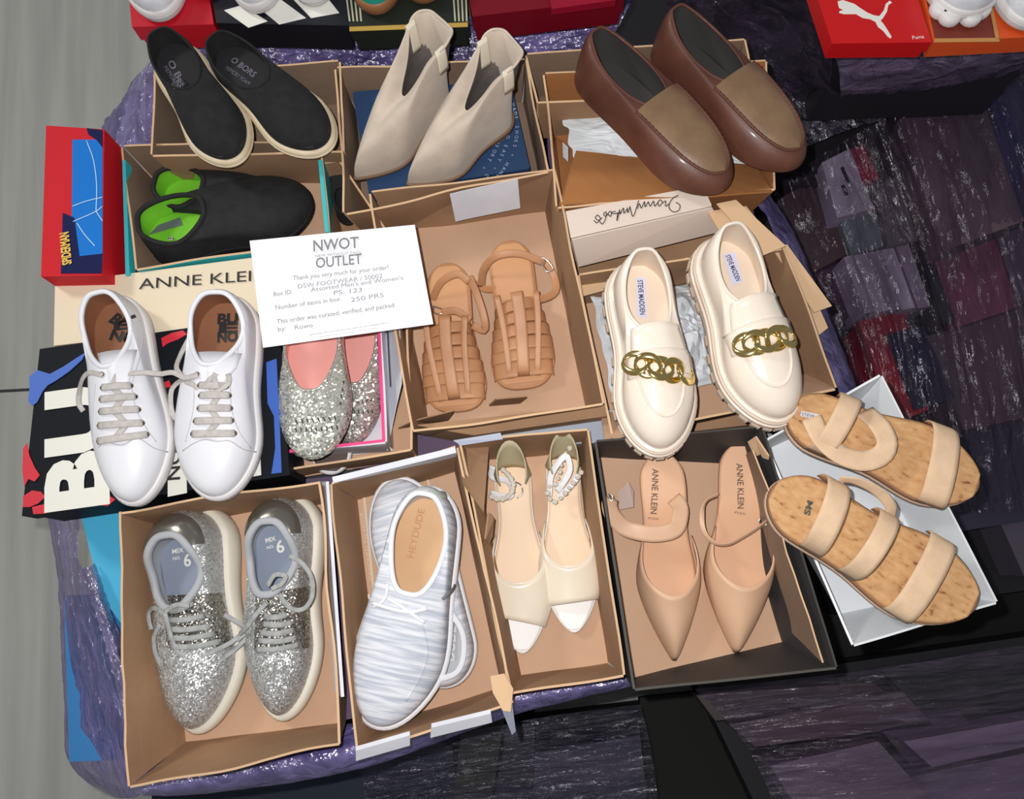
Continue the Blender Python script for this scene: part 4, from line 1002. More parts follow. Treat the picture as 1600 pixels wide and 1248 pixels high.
fisher('tan fisherman sandal under the white slip, right one of the pair', (796, 390), (822, 608), 1, 0,
       [[(752, 448, .02), (756, 420, .05), (776, 400, .07), (810, 396, .07), (840, 406, .06), (852, 410, .055)], [(748, 438, .02), (754, 450, .02), (775, 452, .03)], [(852, 408, .05), (866, 432, .04), (868, 455, .04), (850, 466, .045), (815, 470, .055), (778, 477, .045)]],
       [[(842, 402, .06), (852, 404, .06), (864, 420, .055), (854, 424, .055)]])

# -- cream chunky loafers
CRL = mat('cream_patent_leather', (240, 226, 210), .22, coat=.5); CRS = mat('cream_rubber', (216, 196, 176), .55); CRI = mat('cream_insole', (232, 214, 194), .6)
LAB = mat('lilac_label', (214, 214, 236), .6); LINK = mat('label_ink', (50, 54, 90), .6)
def loafer(label, heel, toe, zh, zt, side, roll, labq, ta, tb, chain, name):
    s = Shoe('loafer', label, 'cream chain loafers', heel, toe, zh, zt, side, dict(SNEAK, W=[(0, .27), (.2, .31), (.45, .30), (.7, .37), (1, .35)], b=.30), roll, 1, sole=(.034, .030), spring=.006)
    s.layer('lug_sole', CRS, .006, 0, .016, .002)
    V, Fc = [], []
    rg = s.ring(.0075)
    for i in range(0, NT):
        p, t = rg[i]
        if .36 < t < .44 or i % 2: continue
        q = rg[(i + 1) % NT][0]; d = (q - rg[i-1][0]); d = Vector((d.x, d.y, 0)); dl = d.length
        if dl < 1e-5: continue
        d.normalize(); c = Vector((p.x, p.y, s.zb(t) + .006))
        sweep(V, Fc, [c - d * min(.0065, dl*.36), c + d * min(.0065, dl*.36)], .0028, .012, sec=6)
    tag(obj('lug_tread', V, Fc, CRS, s.r), kind='stuff')
    s.layer('midsole', CRL, .0075, .0165, .0235, .002); s.layer('welt', CRS, .0055, .024, .030, .002); s.layer('welt_rib', CRL, .003, .029, .034, .001)
    s.upper(CRL, .03, .45, [(0, .09), (.3, .108), (.7, .11), (1, .085)], [(0, .094), (.3, .078), (.7, .072), (1, .084)], off=-.001, e1=1, e2=.68, K=14, lining=CRI, insole=CRI, ins=.004, rimr=.0022, insk=.86)
    # apron seam, tongue and saddle
    L = s.L
    if s.bvh is None: s.bvh = BVHTree.FromPolygons([v[:] for v in s.bv], s.bf)
    def top(x, y):
        h = s.bvh.ray_cast(Vector((x, y, .3)), Vector((0, 0, -1)))[0]; return h.z if h else .04
    seam = []
    for k in range(41):
        a = k / 40 * PI; x = s.cen(.7) - math.cos(a) * L * .118; y = L * (.50 + .36 * math.sin(a) ** .62); seam.append(Vector((x, y, top(x, y) + .0006)))
    band('apron_seam', seam, .0028, .003, CRL, s.r)
    def sheet(nm, y0, y1, hw0, hw1, lift, m, lip=0):
        V = []; n = 12
        for j in range(7):
            for i in range(n + 1):
                y = L * lerp(y0, y1, j / 6); q = (i / n * 2 - 1); hw = L * lerp(hw0, hw1, j / 6)
                x = s.cen(y/L) + q * hw; yy = y - (1 - q*q) * L * .012 if j == 0 else y
                z = top(x, max(yy, L * .455)) ; V.append(Vector((x, yy, z + lift + (lip if j == 0 else 0))))
        Fc = [(j*(n+1)+i, (j+1)*(n+1)+i, (j+1)*(n+1)+i+1, j*(n+1)+i+1) for j in range(6) for i in range(n)]
        o = obj(nm, V, Fc, m, s.r, True); md = o.modifiers.new('s', 'SOLIDIFY'); md.thickness = .0025; md.offset = -1; s.bv += V[:]; base = len(s.bv) - len(V); s.bf += [tuple(base + i for i in f) for f in Fc]; s.bvh = None
        return o
    sheet('tongue', .415, .545, .115, .135, .003, CRL, .004)
    s.bvh = BVHTree.FromPolygons([v[:] for v in s.bv], s.bf)
    sheet('saddle_strap', .545, .66, .158, .160, .0022, CRL)
    s.patch('label_patch', labq, LAB, .001, 6)
    s.text(name, LINK, ta, tb, .0068, .02)
    # chain: flattened interlocking links across the saddle
    (ax, ay), (bx, by) = chain; n = 5
    for k in range(n):
        u = (k + .5) / n; cx, cy = lerp(ax, bx, u), lerp(ay, by, u); dx, dy = (bx - ax) / n, (by - ay) / n
        p, nn = s.hit(cx, cy, None, .005); p1, _ = s.hit(cx + dx * .8, cy + dy * .8, None, .005); d = (p1 - p).normalized(); w = nn.cross(d).normalized()
        twist = (.9 if k % 2 else -.7); w2 = (w * math.cos(twist) + nn * math.sin(twist))
        La = [p + d * (math.cos(q) * .0155) + (w * .9 + nn * (.35 if k % 2 else -.25)).normalized() * (math.sin(q) * .0125) for q in [2*PI*i/24 for i in range(24)]]
        wid = [.0035 + .0055 * abs(math.sin(2*PI*i/24)) for i in range(24)]
        band('chain_link', La, wid, .0036, GOLDM, s.r, [nn] * 24, True)
    return s
loafer('cream chain loafer on the left of the pair, toe over the black tray', (988, 424), (1030, 710), .088, .085, 1, -2,
       [(994, 434), (1008, 434), (1010, 498), (996, 494)], (996, 438), (1000, 492), ((986, 566), (1076, 586)), 'STEVE MADDEN')
loafer('cream chain loafer on the right of the pair, reaching over the cork sandals', (1110, 390), (1205, 666), .088, .088, -1, -4,
       [(1130, 398), (1148, 394), (1160, 440), (1144, 446)], (1133, 400), (1150, 440), ((1160, 540), (1232, 526)), 'STEVE MADDEN')

# -- white sneakers
WL_ = mat('white_leather', (232, 232, 236), .42, (226, 226, 232), 8, .06, 300); WRU = mat('white_rubber', (226, 222, 220), .5); BRI = mat('brown_insole', (150, 100, 70), .7, (136, 88, 60), 10, .2, 200)
LACE = mat('grey_lace', (196, 190, 186), .9, (180, 174, 170), 150); SHD = mat('seam_shadow', (198, 196, 198), .7); DK = mat('eyelet_dark', (60, 52, 50), .8)
def sneaker(label, heel, toe, side, eyes, tongue, logo, extra, toecap, seams, lf):
    s = Shoe('sneaker', label, 'white leather sneakers', heel, toe, .098, .098, side, dict(SNEAK, W=[(0, .26), (.2, .31), (.45, .33), (.7, .395), (1, .36)]), 0, .80 if side > 0 else .96, sole=(.026, .022), spring=.005)
    s.layer('sole', WRU, .004, 0, .024, .003)
    s.layer('welt_line', SHD, .0046, .017, .0185, .0004)
    s.upper(WL_, .045, .40, [(0, .115), (.35, .135), (.7, .12), (1, .08)], [(0, .074), (.2, .068), (.55, .056), (1, .070)], off=.0, e1=1, e2=.72, K=14, lining=BRI, insole=BRI, ins=.006, rimr=.0032, rimm=WL_)
    s.sheet('tongue', tongue, WL_)
    tsc = s.text(logo[0][0], INK, *logo[0][1:], .0135, .05)
    s.text(logo[1][0], INK, *logo[1][1:], .0125, .05); s.text(logo[2][0], INK, *logo[2][1:], .0135, .05)
    for q in seams: s.line('seam', q, .0012, .0011, SHD, .0003, 26)
    s.line('toe_seam', toecap, .0016, .0014, SHD, .0003, 30)
    for a, b in eyes:
        for e in (a, b): ringobj(s, 'eyelet', e, .0028, DMETAL, .0014, .0014, hole=DK)
    for k, (a, b) in enumerate(eyes[1:] if len(eyes) > 5 else eyes):
        m = ((a[0]+b[0])/2, (a[1]+b[1])/2); s.line('lace', [(*a, .001), (*m, .004), (*b, .001)], .0095, .0032, LACE, .001, 14)
    for k in range(len(eyes) - 1):
        a, b = eyes[k], eyes[k+1]
        p0 = (lerp(a[0][0], a[1][0], .35 if k % 2 else .65), lerp(a[0][1], a[1][1], .5)); p1 = (lerp(b[0][0], b[1][0], .65 if k % 2 else .35), lerp(b[0][1], b[1][1], .5))
        s.line('lace', [(*p0, .001), (*p1, .001)], .0075, .0022, LACE, .001, 8)
    for q in extra: s.free('lace', q, .0068, .0022, LACE, 34)
    return s
sneaker('white leather sneaker on the left, lace tied across to its mate', (194, 474), (228, 787), 1,
        [((160, 585), (198, 584)), ((161, 606), (204, 603)), ((159, 624), (211, 620)), ((158, 643), (216, 640)), ((156, 665), (222, 661)), ((155, 689), (229, 679))],
        [((152, 552, .158), (214, 546, .158)), ((156, 572, .164), (208, 568, .164)), ((164, 600, .164), (202, 598, .164)), ((168, 640, .156), (204, 638, .156))],
        [('BU', (170, 502), (203, 500)), ('E', (178, 516), (203, 514)), ('NO', (171, 530), (204, 528))],
        [[(198, 584, .165), (225, 582, .16), (250, 584, .16), (270, 582, .165), (290, 590, .165), (309, 585, .165)],
         [(160, 586, .17), (140, 582, .16), (130, 590, .15), (124, 610, .13), (123, 630, .12), (130, 642, .12)]],
        [(136, 715), (150, 703), (165, 690), (190, 696), (215, 684), (240, 700), (262, 706)], [[(205, 600), (213, 640), (228, 668), (244, 690)], [(150, 600), (146, 650), (147, 690)], [(218, 500), (222, 540), (206, 600)]], 1)
sneaker('white leather sneaker on the right, its heel under the order card', (368, 474), (344, 780), -1,
        [((309, 585), (354, 583)), ((313, 602), (354, 604)), ((314, 618), (358, 618)), ((312, 638), (360, 638)), ((306, 658), (362, 657)), ((302, 678), (366, 677))],
        [((306, 550, .158), (378, 552, .158)), ((312, 572, .164), (370, 574, .164)), ((318, 600, .164), (350, 600, .164)), ((320, 640, .156), (352, 640, .156))],
        [('BU', (340, 506), (372, 505)), ('E', (342, 520), (372, 519)), ('NO', (340, 535), (372, 533))],
        [[(309, 585, .17), (296, 590, .165), (280, 596, .15), (268, 610, .14), (268, 640, .13), (276, 655, .135), (290, 650, .145), (310, 630, .16), (340, 610, .17), (358, 598, .168), (356, 584, .168)],
         [(286, 590, .16), (276, 575, .15), (282, 555, .13), (292, 535, .12), (300, 522, .12)],
         [(290, 596, .16), (300, 600, .165), (318, 612, .165)], [(318, 606, .17), (332, 590, .172), (340, 606, .172)]],
        [(286, 704), (300, 694), (320, 686), (340, 690), (358, 688), (380, 702), (400, 706)], [[(360, 600), (362, 640), (374, 675), (392, 700)], [(304, 590), (302, 640), (290, 690)], [(374, 500), (372, 545), (360, 590)]], 1)

# -- silver glitter sneakers
GLS = mat('silver_glitter', (150, 152, 152), .38, (225, 226, 224), 620, bscale=.75, metal=.5, kind='glitter'); GLD = mat('pewter_glitter', (78, 76, 74), .28, (225, 220, 210), 650, bscale=1.0, metal=.85, kind='glitter')
OFFW = mat('off_white_rubber', (222, 214, 198), .5); SLIN = mat('silver_grey_lining', (172, 174, 178), .85); SINS = mat('blue_grey_insole', (140, 150, 168), .85); SLC = mat('pale_grey_lace', (172, 174, 172), .85, (150, 152, 150), 120); PEW = mat('pewter_patent', (120, 116, 108), .2, metal=.6, coat=.6)
def glit(label, heel, toe, side, roll, eyes, extra, pts, txt, collar):
    s = Shoe('glitter_sneaker', label, 'silver glitter sneakers', heel, toe, .004, .004, side, dict(SNEAK, W=[(0, .31), (.2, .34), (.45, .31), (.7, .36), (1, .33)], b=.36, pt=.55), roll, 1.04 if side > 0 else .9, sole=(.040, .024), spring=.008)
    s.layer('sole', OFFW, .007, 0, .036, .004, bulge=.001)
    s.layer('sole_groove', mat('sole_shadow', (190, 182, 166), .6), .0074, .02, .0215, .0004)
    s.upper(GLS, .13, .46, [(0, .10), (.35, .125), (.7, .115), (1, .08)], [(0, .088), (.2, .084), (.55, .066), (1, .078)], off=-.001, e1=1, e2=.72, K=14, lining=SLIN, insole=SINS, ins=.002, rimr=.005, rimm=SLIN)
    s.patch('eyestay', pts, GLD, .0012, 12)
    s.heelband('heel_counter', PEW, 6, 13, 9)
    s.text('6', WHITEP, *txt[0], .016, .02); s.text('MIX', WHITEP, *txt[1], .006, .02); s.text('NO.', WHITEP, *txt[2], .004, .02)
    for k, (a, b) in enumerate(eyes):
        m = ((a[0]+b[0])/2, (a[1]+b[1])/2 + 3); s.line('lace', [(*a, .0), (*m, .005), (*b, .0)], .0072, .003, SLC, .0012, 14)
    for q in extra: s.free('lace', q, .0062, .0022, SLC, 40)
    return s
glit('silver glitter sneaker on the left, lace loops trailing over its toe', (322, 800), (330, 1133), 1, 13,
     [((268, 955), (300, 943)), ((262, 968), (318, 962)), ((262, 982), (328, 978)), ((264, 996), (334, 990)), ((268, 1010), (342, 1002))],
     [[(258, 958, .09), (266, 990, .085), (280, 1020, .08), (310, 1024, .075), (345, 1012, .07), (372, 995, .06), (384, 978, .05)],
      [(250, 975, .085), (240, 1000, .07), (250, 1036, .065), (280, 1046, .065), (320, 1042, .065), (360, 1020, .06), (390, 990, .06), (410, 950, .08), (418, 940, .085)],
      [(258, 955, .09), (275, 945, .095), (296, 946, .095)], [(236, 984, .06), (232, 960, .06), (240, 950, .07), (258, 960, .09)], [(350, 960, .08), (375, 975, .07), (385, 985, .06), (370, 1000, .06)]],
     [(256, 930), (346, 926), (362, 1010), (262, 1012)], [((289, 885), (300, 883)), ((270, 865), (288, 862)), ((271, 875), (283, 873))],
     [(250, 850), (262, 826), (285, 815), (310, 818), (328, 838)])
glit('silver glitter sneaker on the right, one lace curled over its tongue', (462, 782), (450, 1114), -1, 7,
     [((414, 962), (448, 960)), ((412, 974), (455, 972)), ((408, 988), (458, 984)), ((405, 1000), (462, 996)), ((402, 1014), (466, 1006))],
     [[(416, 942, .1), (400, 960, .095), (385, 980, .085), (375, 990, .07)], [(452, 868, .1), (470, 878, .1), (486, 900, .095), (488, 930, .09), (476, 950, .09), (458, 952, .095), (442, 938, .1), (438, 928, .1)],
      [(418, 915, .1), (430, 898, .105), (446, 900, .105), (440, 912, .105), (424, 920, .1)]],
     [(400, 930), (484, 915), (482, 1012), (398, 1016)], [((434, 864), (446, 861)), ((416, 848), (432, 844)), ((418, 858), (429, 855))],
     [(390, 838), (400, 812), (425, 800), (455, 808), (472, 832)])

# -- glitter ballet flats
RHI = mat('rhinestone_glitter', (160, 162, 150), .25, (250, 250, 240), 420, bscale=.8, metal=.6, kind='glitter'); PKI = mat('pink_insole', (240, 170, 160), .6, (232, 158, 150), 6)
def flat(label, heel, toe, zh, zt, side, holes):
    s = Shoe('ballet_flat', label, 'glitter ballet flats', heel, toe, zh, zt, side, dict(ALMOND, W=[(0, .25), (.2, .28), (.45, .28), (.72, .36), (1, .36)], b=.3, pt=.5), 0, .95 if side < 0 else .76, sole=(.008, .006))
    s.layer('sole', mat('taupe_sole', (150, 130, 120), .7), -.001, 0, .007, .001)
    s.upper(RHI, .04, .70, [(0, .10), (.35, .115), (.7, .135), (1, .10)], [(0, .05), (.35, .030), (.75, .026), (1, .032)], e1=1, e2=.8, K=10, lining=PKI, insole=PKI, ins=.004, rimr=.0022, rimm=RHI, insk=.93, fwd=.06)
    for a, b in holes:
        s.line('cutout', [a, b], .0018, .0008, DK, .0006, 4)
    return s
ho = []
for k in range(9): ho.append(((462 + k*8, 668 + (0 if k < 5 else -(k-4)*.8)), (463 + k*8, 674 - (0 if k < 5 else (k-4)*.8))))
for k in range(8): ho.append(((462 + k*8.6, 656 - k*.8), (465 + k*8.6, 662 - k*.8)))
for k in range(4): ho.append(((536 - k*1.5, 595 + k*11), (537 - k*1.5, 600 + k*11)))
flat('sparkling ballet flat in front, rows of cutouts over its toe', (502, 414), (493, 722), .05, .086, -1, ho)
flat('sparkling ballet flat tucked behind its mate at the pink box side', (566, 415), (555, 696), .012, .012, 1, [((553 + k*7, 640), (554 + k*7, 646)) for k in range(5)] + [((560 + k*7, 626 - k), (558 + k*7, 630 - k)) for k in range(4)])

# -- grey knit slip-ons
KN = mat('grey_knit', (178, 183, 194), .85, (220, 221, 226), kind='stripes'); WFO = mat('white_foam', (234, 234, 238), .6); KLIN = mat('white_padding', (228, 228, 232), .9); TINS = mat('tan_footbed', (210, 172, 130), .65, (198, 156, 114), 8)
s = Shoe('knit_slip_on', 'grey knit slip-on lying underneath with its toe at the top', 'grey knit slip-ons', (708, 1066), (618, 752), .006, .02, 1, dict(ROUND, W=[(0, .30), (.2, .32), (.45, .34), (.72, .37), (1, .35)]), 0, .98, sole=(.022, .018))
s.layer('sole', WFO, .004, 0, .022, .003)
s.upper(KN, .05, .40, [(0, .11), (.5, .125), (1, .09)], [(0, .052), (.5, .045), (1, .05)], e2=.75, lining=KLIN, insole=mat('grey_footbed', (186, 188, 192), .8), rimr=.004, rimm=KLIN)
s.patch('logo_patch', [(700, 975), (716, 970), (714, 1030), (694, 1034)], mat('mid_grey_patch', (168, 168, 170), .7), .003)
s.text('DUDE', mat('pale_grey_print', (206, 206, 208), .7), (710, 1032), (713, 978), .011, .03, lift=.005)
s = Shoe('knit_slip_on', 'grey knit slip-on lying on top, tan footbed showing, toe at bottom left', 'grey knit slip-ons', (680, 768), (600, 1131), .042, .045, -1, dict(ROUND, W=[(0, .27), (.2, .31), (.45, .35), (.7, .41), (1, .37)], C=[(0, 0), (.4, .012), (.7, .015), (1, -.01)]), 0, .92, sole=(.026, .02))
s.layer('sole', WFO, .005, 0, .024, .004)
s.upper(KN, .05, .46, [(0, .10), (.35, .125), (.7, .115), (1, .10)], [(0, .086), (.25, .074), (.6, .062), (1, .064)], e2=.68, K=14, lining=KLIN, insole=TINS, ins=.004, rimr=.0035, rimm=KLIN)
s.patch('heel_tab', [(668, 768), (696, 770), (694, 780), (670, 778)], mat('sage_patch', (176, 184, 176), .7), .003)
s.text('HEYDUDE', mat('footbed_print', (186, 134, 90), .7), (646, 872), (664, 796), .009)
s.line('lace', [(584, 942, .002), (610, 950, .003), (640, 956, .003), (668, 950, .003)], .0045, .003, WFO, .002, 16)
s.line('lace', [(606, 934, .002), (630, 948, .003), (652, 964, .003), (664, 972, .002)], .0045, .003, WFO, .002, 16)
s.line('bungee', [(690, 936, .002), (698, 924, .003), (708, 914, .002)], .004, .003, mat('grey_cord', (120, 120, 122), .6), .002, 10)
s.line('trim_line', [(606, 912), (602, 935), (590, 945), (583, 948)], .003, .002, WFO, .001, 14)
s.line('vamp_seam', [(650, 950), (662, 985), (668, 1020), (655, 1060), (634, 1095)], .002, .0015, KN, .0004, 20)

# -- ivory satin sandals
SAT = mat('ivory_satin', (232, 218, 196), .28, sheen=.3, coat=.35); SATI = mat('cream_footbed', (234, 204, 170), .5, (226, 196, 162), 6); WSO = mat('white_sole', (236, 234, 230), .5); GRYL = mat('khaki_lining', (188, 178, 146), .6); CRY = mat('crystal', (222, 214, 200), .1, metal=.25, coat=1)
def satin(label, heel, toe, side, ankle, stones, back, vamp):
    s = Shoe('satin_sandal', label, 'ivory satin sandals', heel, toe, .004, .004, side, dict(ALMOND, W=[(0, .19), (.12, .22), (.35, .21), (.68, .36), (1, .30)], C=[(0, 0), (.4, -.008), (.7, 0), (1, .005)], b=.34, pt=.56), 0, .87, sole=(.007, .006), base=[(0, .012), (.2, .012), (.5, .002), (1, 0)], cat='sandal')
    s.layer('sole', WSO, 0, 0, .0065, .001); s.insole(SATI, .0012, .94, b=.80); s.insole(WSO, .0008, .93, 'toe_footbed', .0, .99)
    hb = [Vector((p.x, p.y, 0)) for p, t in s.ring(0, a=0, b=.2)]
    s.loft('heel_block', [hb, [Vector((v.x, v.y, .013)) for v in hb]], GRYL, True, True)
    # d'orsay vamp: band of satin with a V front edge
    V = []; n = 24; rows = 8; L = s.L
    for j in range(rows + 1):
        v = j / rows
        for i in range(n + 1):
            a = PI * i / n; q = math.sin(a); t0 = .41 + .255 * q ** .75; t1 = .845 + (.035 if side > 0 else -.012) * math.cos(a)
            t = lerp(t0, t1, v); w = s.half(t) * 1.03 + .001
            V.append(Vector((s.cen(t) - w * math.cos(a), t * L, s.zt(t) + (.034 - .01 * v) * q ** .6)))
    Fc = [(j*(n+1)+i, (j+1)*(n+1)+i, (j+1)*(n+1)+i+1, j*(n+1)+i+1) for j in range(rows) for i in range(n)]
    o = obj('vamp', V, Fc, SAT, s.r, True); md = o.modifiers.new('s', 'SOLIDIFY'); md.thickness = .0015
    band('vamp_piping', V[:n+1], .0022, .0022, SAT, s.r)
    # heel cup
    V = []
    for j in range(6):
        for i in range(17):
            a = lerp(-.16, 1.16, i / 16) * PI; w = s.half(.1) * (1.0 - .05 * j); x = s.cen(.1) - w * math.cos(a); y = L * .115 - L * .12 * math.sin(a) + (.026 * (1 - j / 5) - .004) * math.sin(a); z = s.zt(.05) + .062 * j / 5 * (.66 + .34 * math.sin(a))
            V.append(Vector((x, y, z)))
    o = obj('heel_cup', V, [(j*17+i, (j+1)*17+i, (j+1)*17+i+1, j*17+i+1) for j in range(5) for i in range(16)], GRYL, s.r, True); md = o.modifiers.new('s', 'SOLIDIFY'); md.thickness = .0018
    for q in ankle: s.free('ankle_strap', q, .009, .0016, mat('white_strap', (232, 230, 232), .4), 24, nrm=Vector((.4, .3, .7)))
    L2 = resample([s.Mi @ P(*p) for p in stones], 17)
    for k, p in enumerate(L2):
        V = []; rr = .0042 if k % 2 == 0 else .0032
        for h, kr in ((0, 1), (.0022, .75)):
            for i in range(6): V.append(p + Vector((math.cos(i*PI/3 + k) * rr * kr, math.sin(i*PI/3 + k) * rr * kr, h)))
        obj('crystal', V, [(6, 7, 8, 9, 10, 11), (5, 4, 3, 2, 1, 0)] + [(i, (i+1) % 6, 6 + (i+1) % 6, 6 + i) for i in range(6)], CRY, s.r)
    for q in back: s.free('strap_ring', q, .002, .002, METAL, 20)
    return s
satin('ivory satin sandal with crystal ankle strap, left one with the lower toe', (798, 712), (819, 1020), 1,
      [[(770, 728, .04), (768, 745, .03), (790, 750, .035), (800, 762, .04), (796, 776, .04), (766, 770, .03)]],
      [(786, 734, .048), (796, 744, .05), (802, 756, .05), (800, 768, .05), (790, 778, .048), (778, 780, .045), (768, 776, .04)],
      [[(804, 752, .035), (814, 758, .03), (816, 770, .03), (808, 778, .03)]], 1)
satin('ivory satin sandal with crystal ankle strap, right one by the black tray', (878, 698), (896, 988), -1,
      [[(858, 775, .035), (862, 740, .05), (884, 712, .06), (890, 735, .055), (870, 768, .04)], [(872, 778, .035), (892, 758, .045), (904, 742, .05)]],
      [(890, 700, .06), (882, 712, .055), (868, 756, .05), (858, 760, .05), (856, 772, .048), (864, 784, .045), (876, 778, .045), (890, 762, .05), (904, 744, .055), (908, 738, .055)],
      [], 1)

# -- nude pointed pumps
NUD = mat('nude_leather', (220, 180, 146), .5, (212, 170, 138), 5); NUI = mat('nude_insole', (226, 180, 144), .6, (218, 170, 134), 6); NSO = mat('nude_sole', (190, 140, 108), .6)
def pump(label, heel, toe, side, straps, name, bits):
    s = Shoe('pointed_pump', label, 'nude pointed pumps', heel, toe, .004, .004, side, POINT, 0, .93 if side > 0 else 1.0, sole=(.006, .005), base=[(0, .042), (.25, .038), (.5, .010), (.62, .001), (1, 0)], spring=0)
    s.layer('sole', NSO, 0, 0, .006, .001); s.insole(NUI, .0012, .97)
    hb = [Vector((p.x, p.y, 0)) for p, t in s.ring(0, a=0, b=.12)]
    s.loft('heel_post', [[Vector((v.x * .45, v.y * .6 + .006, 0)) for v in hb], [Vector((v.x * .6, v.y * .7 + .005, .02)) for v in hb], [Vector((v.x, v.y, .042)) for v in hb]], NUD, True, True)
    V = []; n = 28; rows = 14; L = s.L
    for j in range(rows + 1):
        v = j / rows
        for i in range(n + 1):
            a = PI * i / n; q = math.sin(a); t0 = .415 + .285 * q ** .8; t = lerp(t0, .998, v); w = s.half(min(t, .997)) + .0012
            V.append(Vector((s.cen(t) - w * math.cos(a), t * L, s.zb(t) + .001 + (catmull([(0, .036), (.6, .030), (.9, .018), (1, .006)], v)) * q ** .55 + (.016 * (1-v)**2))))
    Fc = [(j*(n+1)+i, (j+1)*(n+1)+i, (j+1)*(n+1)+i+1, j*(n+1)+i+1) for j in range(rows) for i in range(n)]
    o = obj('upper', V, Fc, NUD, s.r, True); md = o.modifiers.new('s', 'SOLIDIFY'); md.thickness = .0014; md.offset = -1
    band('topline', V[:n+1], .002, .002, NUD, s.r)
    for q, w in straps: s.free('ankle_strap', q, w, .0016, NUD, 36, nrm=Vector((0, .2, .97)) if w > .01 else Vector((0, .85, .5)))
    s.text(name, mat('brown_ink', (96, 78, 66), .7), *bits[0], .0085, .01); s.text('iFLEX', MATS['brown_ink'], *bits[1], .003)
    for q in bits[2]: s.free('buckle', q, .0018, .0018, METAL, closed=True, n=14)
    if len(bits) > 3:
        for q in bits[3]: poly('clear_tab', [P(*p) for p in q], .001, mat('clear_plastic', (226, 206, 196), .15, alpha=.5), s.r)
    return s
pump('nude pointed pump with wide ankle strap, left one in the black tray', (1024, 715), (1053, 1031), 1,
     [([(954, 778, .045), (952, 790, .05), (958, 806, .055), (975, 824, .062), (1000, 832, .065), (1030, 834, .065), (1056, 826, .065), (1063, 805, .062), (1062, 790, .058), (1052, 778, .05)], .022)],
     'ANNE KLEIN', (((1019, 732), (1016, 802)), ((1012, 810), (1029, 812)), [[(952, 772, .05), (957, 774, .05), (957, 782, .05), (952, 780, .05)]], [[(966, 770, .04), (982, 752, .04), (990, 768, .04), (990, 792, .03), (968, 796, .03)]]))
pump('nude pointed pump with thin ankle strap, right one beside the torn lining', (1150, 700), (1149, 1019), -1,
     [([(1124, 772, .05), (1104, 782, .055), (1097, 802, .06), (1100, 830, .06), (1116, 848, .06), (1138, 850, .06), (1162, 838, .06), (1190, 820, .06), (1202, 810, .055)], .007)],
     'ANNE KLEIN', (((1150, 724), (1152, 794)), ((1147, 801), (1164, 804)), [[(1186, 812, .06), (1196, 808, .06), (1198, 818, .055), (1190, 824, .055)]]))

# -- cork footbed sandals
CORK = mat('cork', (196, 148, 98), .8, (214, 172, 124), kind='cork'); CRK = mat('cork_sole_edge', (150, 108, 78), .8); ELB = mat('beige_elastic', (222, 190, 156), .85, (212, 180, 148), 60, .2, 500); PSO = mat('pale_brown_sole', (196, 168, 146), .6)
def corks(label, heel, toe, zh, zt, side, pxs, extra):
    s = Shoe('cork_sandal', label, 'cork sandals', heel, toe, zh, zt, side, dict(SNEAK, W=[(0, .28), (.2, .32), (.45, .32), (.7, .40), (1, .36)], a=.17, b=.28), 0, 1, sole=(.024, .02), spring=.004, cat='sandal')
    s.layer('sole', PSO, .001, 0, .010, .002); s.layer('midsole', CRK, .0, .010, .022, .002)
    s.insole(CORK, .0005, .94, 'footbed', .01, .985)
    for a in pxs:
        if a[0] == 'arch': s.arch(a[1], *a[2:6], .002, ELB, 1.02, flat=.6)
        else: s.free(a[1], a[2], a[3], .002, ELB, 30, nrm=Vector(a[4]) if len(a) > 4 else None)
    extra(s)
    return s
def ex1(s):
    s.text('SM', mat('stamp_grey', (84, 82, 70), .7), (1264, 806), (1270, 784), .007, .04)
corks('cork sandal in front, three beige straps, its heel on the tray edge', (1198, 768), (1511, 951), .095, .10, -1,
      [('arch', 'heel_strap', .20, .27, .060, .030), ('arch', 'instep_strap', .47, .455, .058, .026), ('arch', 'toe_strap', .735, .715, .036, .034),
      ('free', 'linking_strap', [(1312, 748, .168), (1340, 752, .172), (1372, 768, .165), (1392, 792, .150), (1390, 812, .135)], .014, (.5, .5, .3))], ex1)
def ex2(s):
    a = [(1252, 642), (1282, 648), (1280, 656), (1250, 650)]
    s.patch('label_patch', a, WHITE, .0008, 4); s.text('STEVE M', INK, (1252, 649), (1280, 655), .004)
corks('cork sandal behind, its heel hidden under the cream loafer', (1224, 645), (1518, 762), .095, .10, 1,
      [('arch', 'heel_strap', .26, .20, .045, .028), ('arch', 'toe_strap', .72, .80, .034, .034),
      ('free', 'instep_strap', [(1268, 652, .150), (1284, 684, .150), (1314, 710, .148), (1350, 720, .146), (1378, 710, .148), (1386, 690, .152), (1374, 664, .15), (1350, 642, .13)], .026)], ex2)

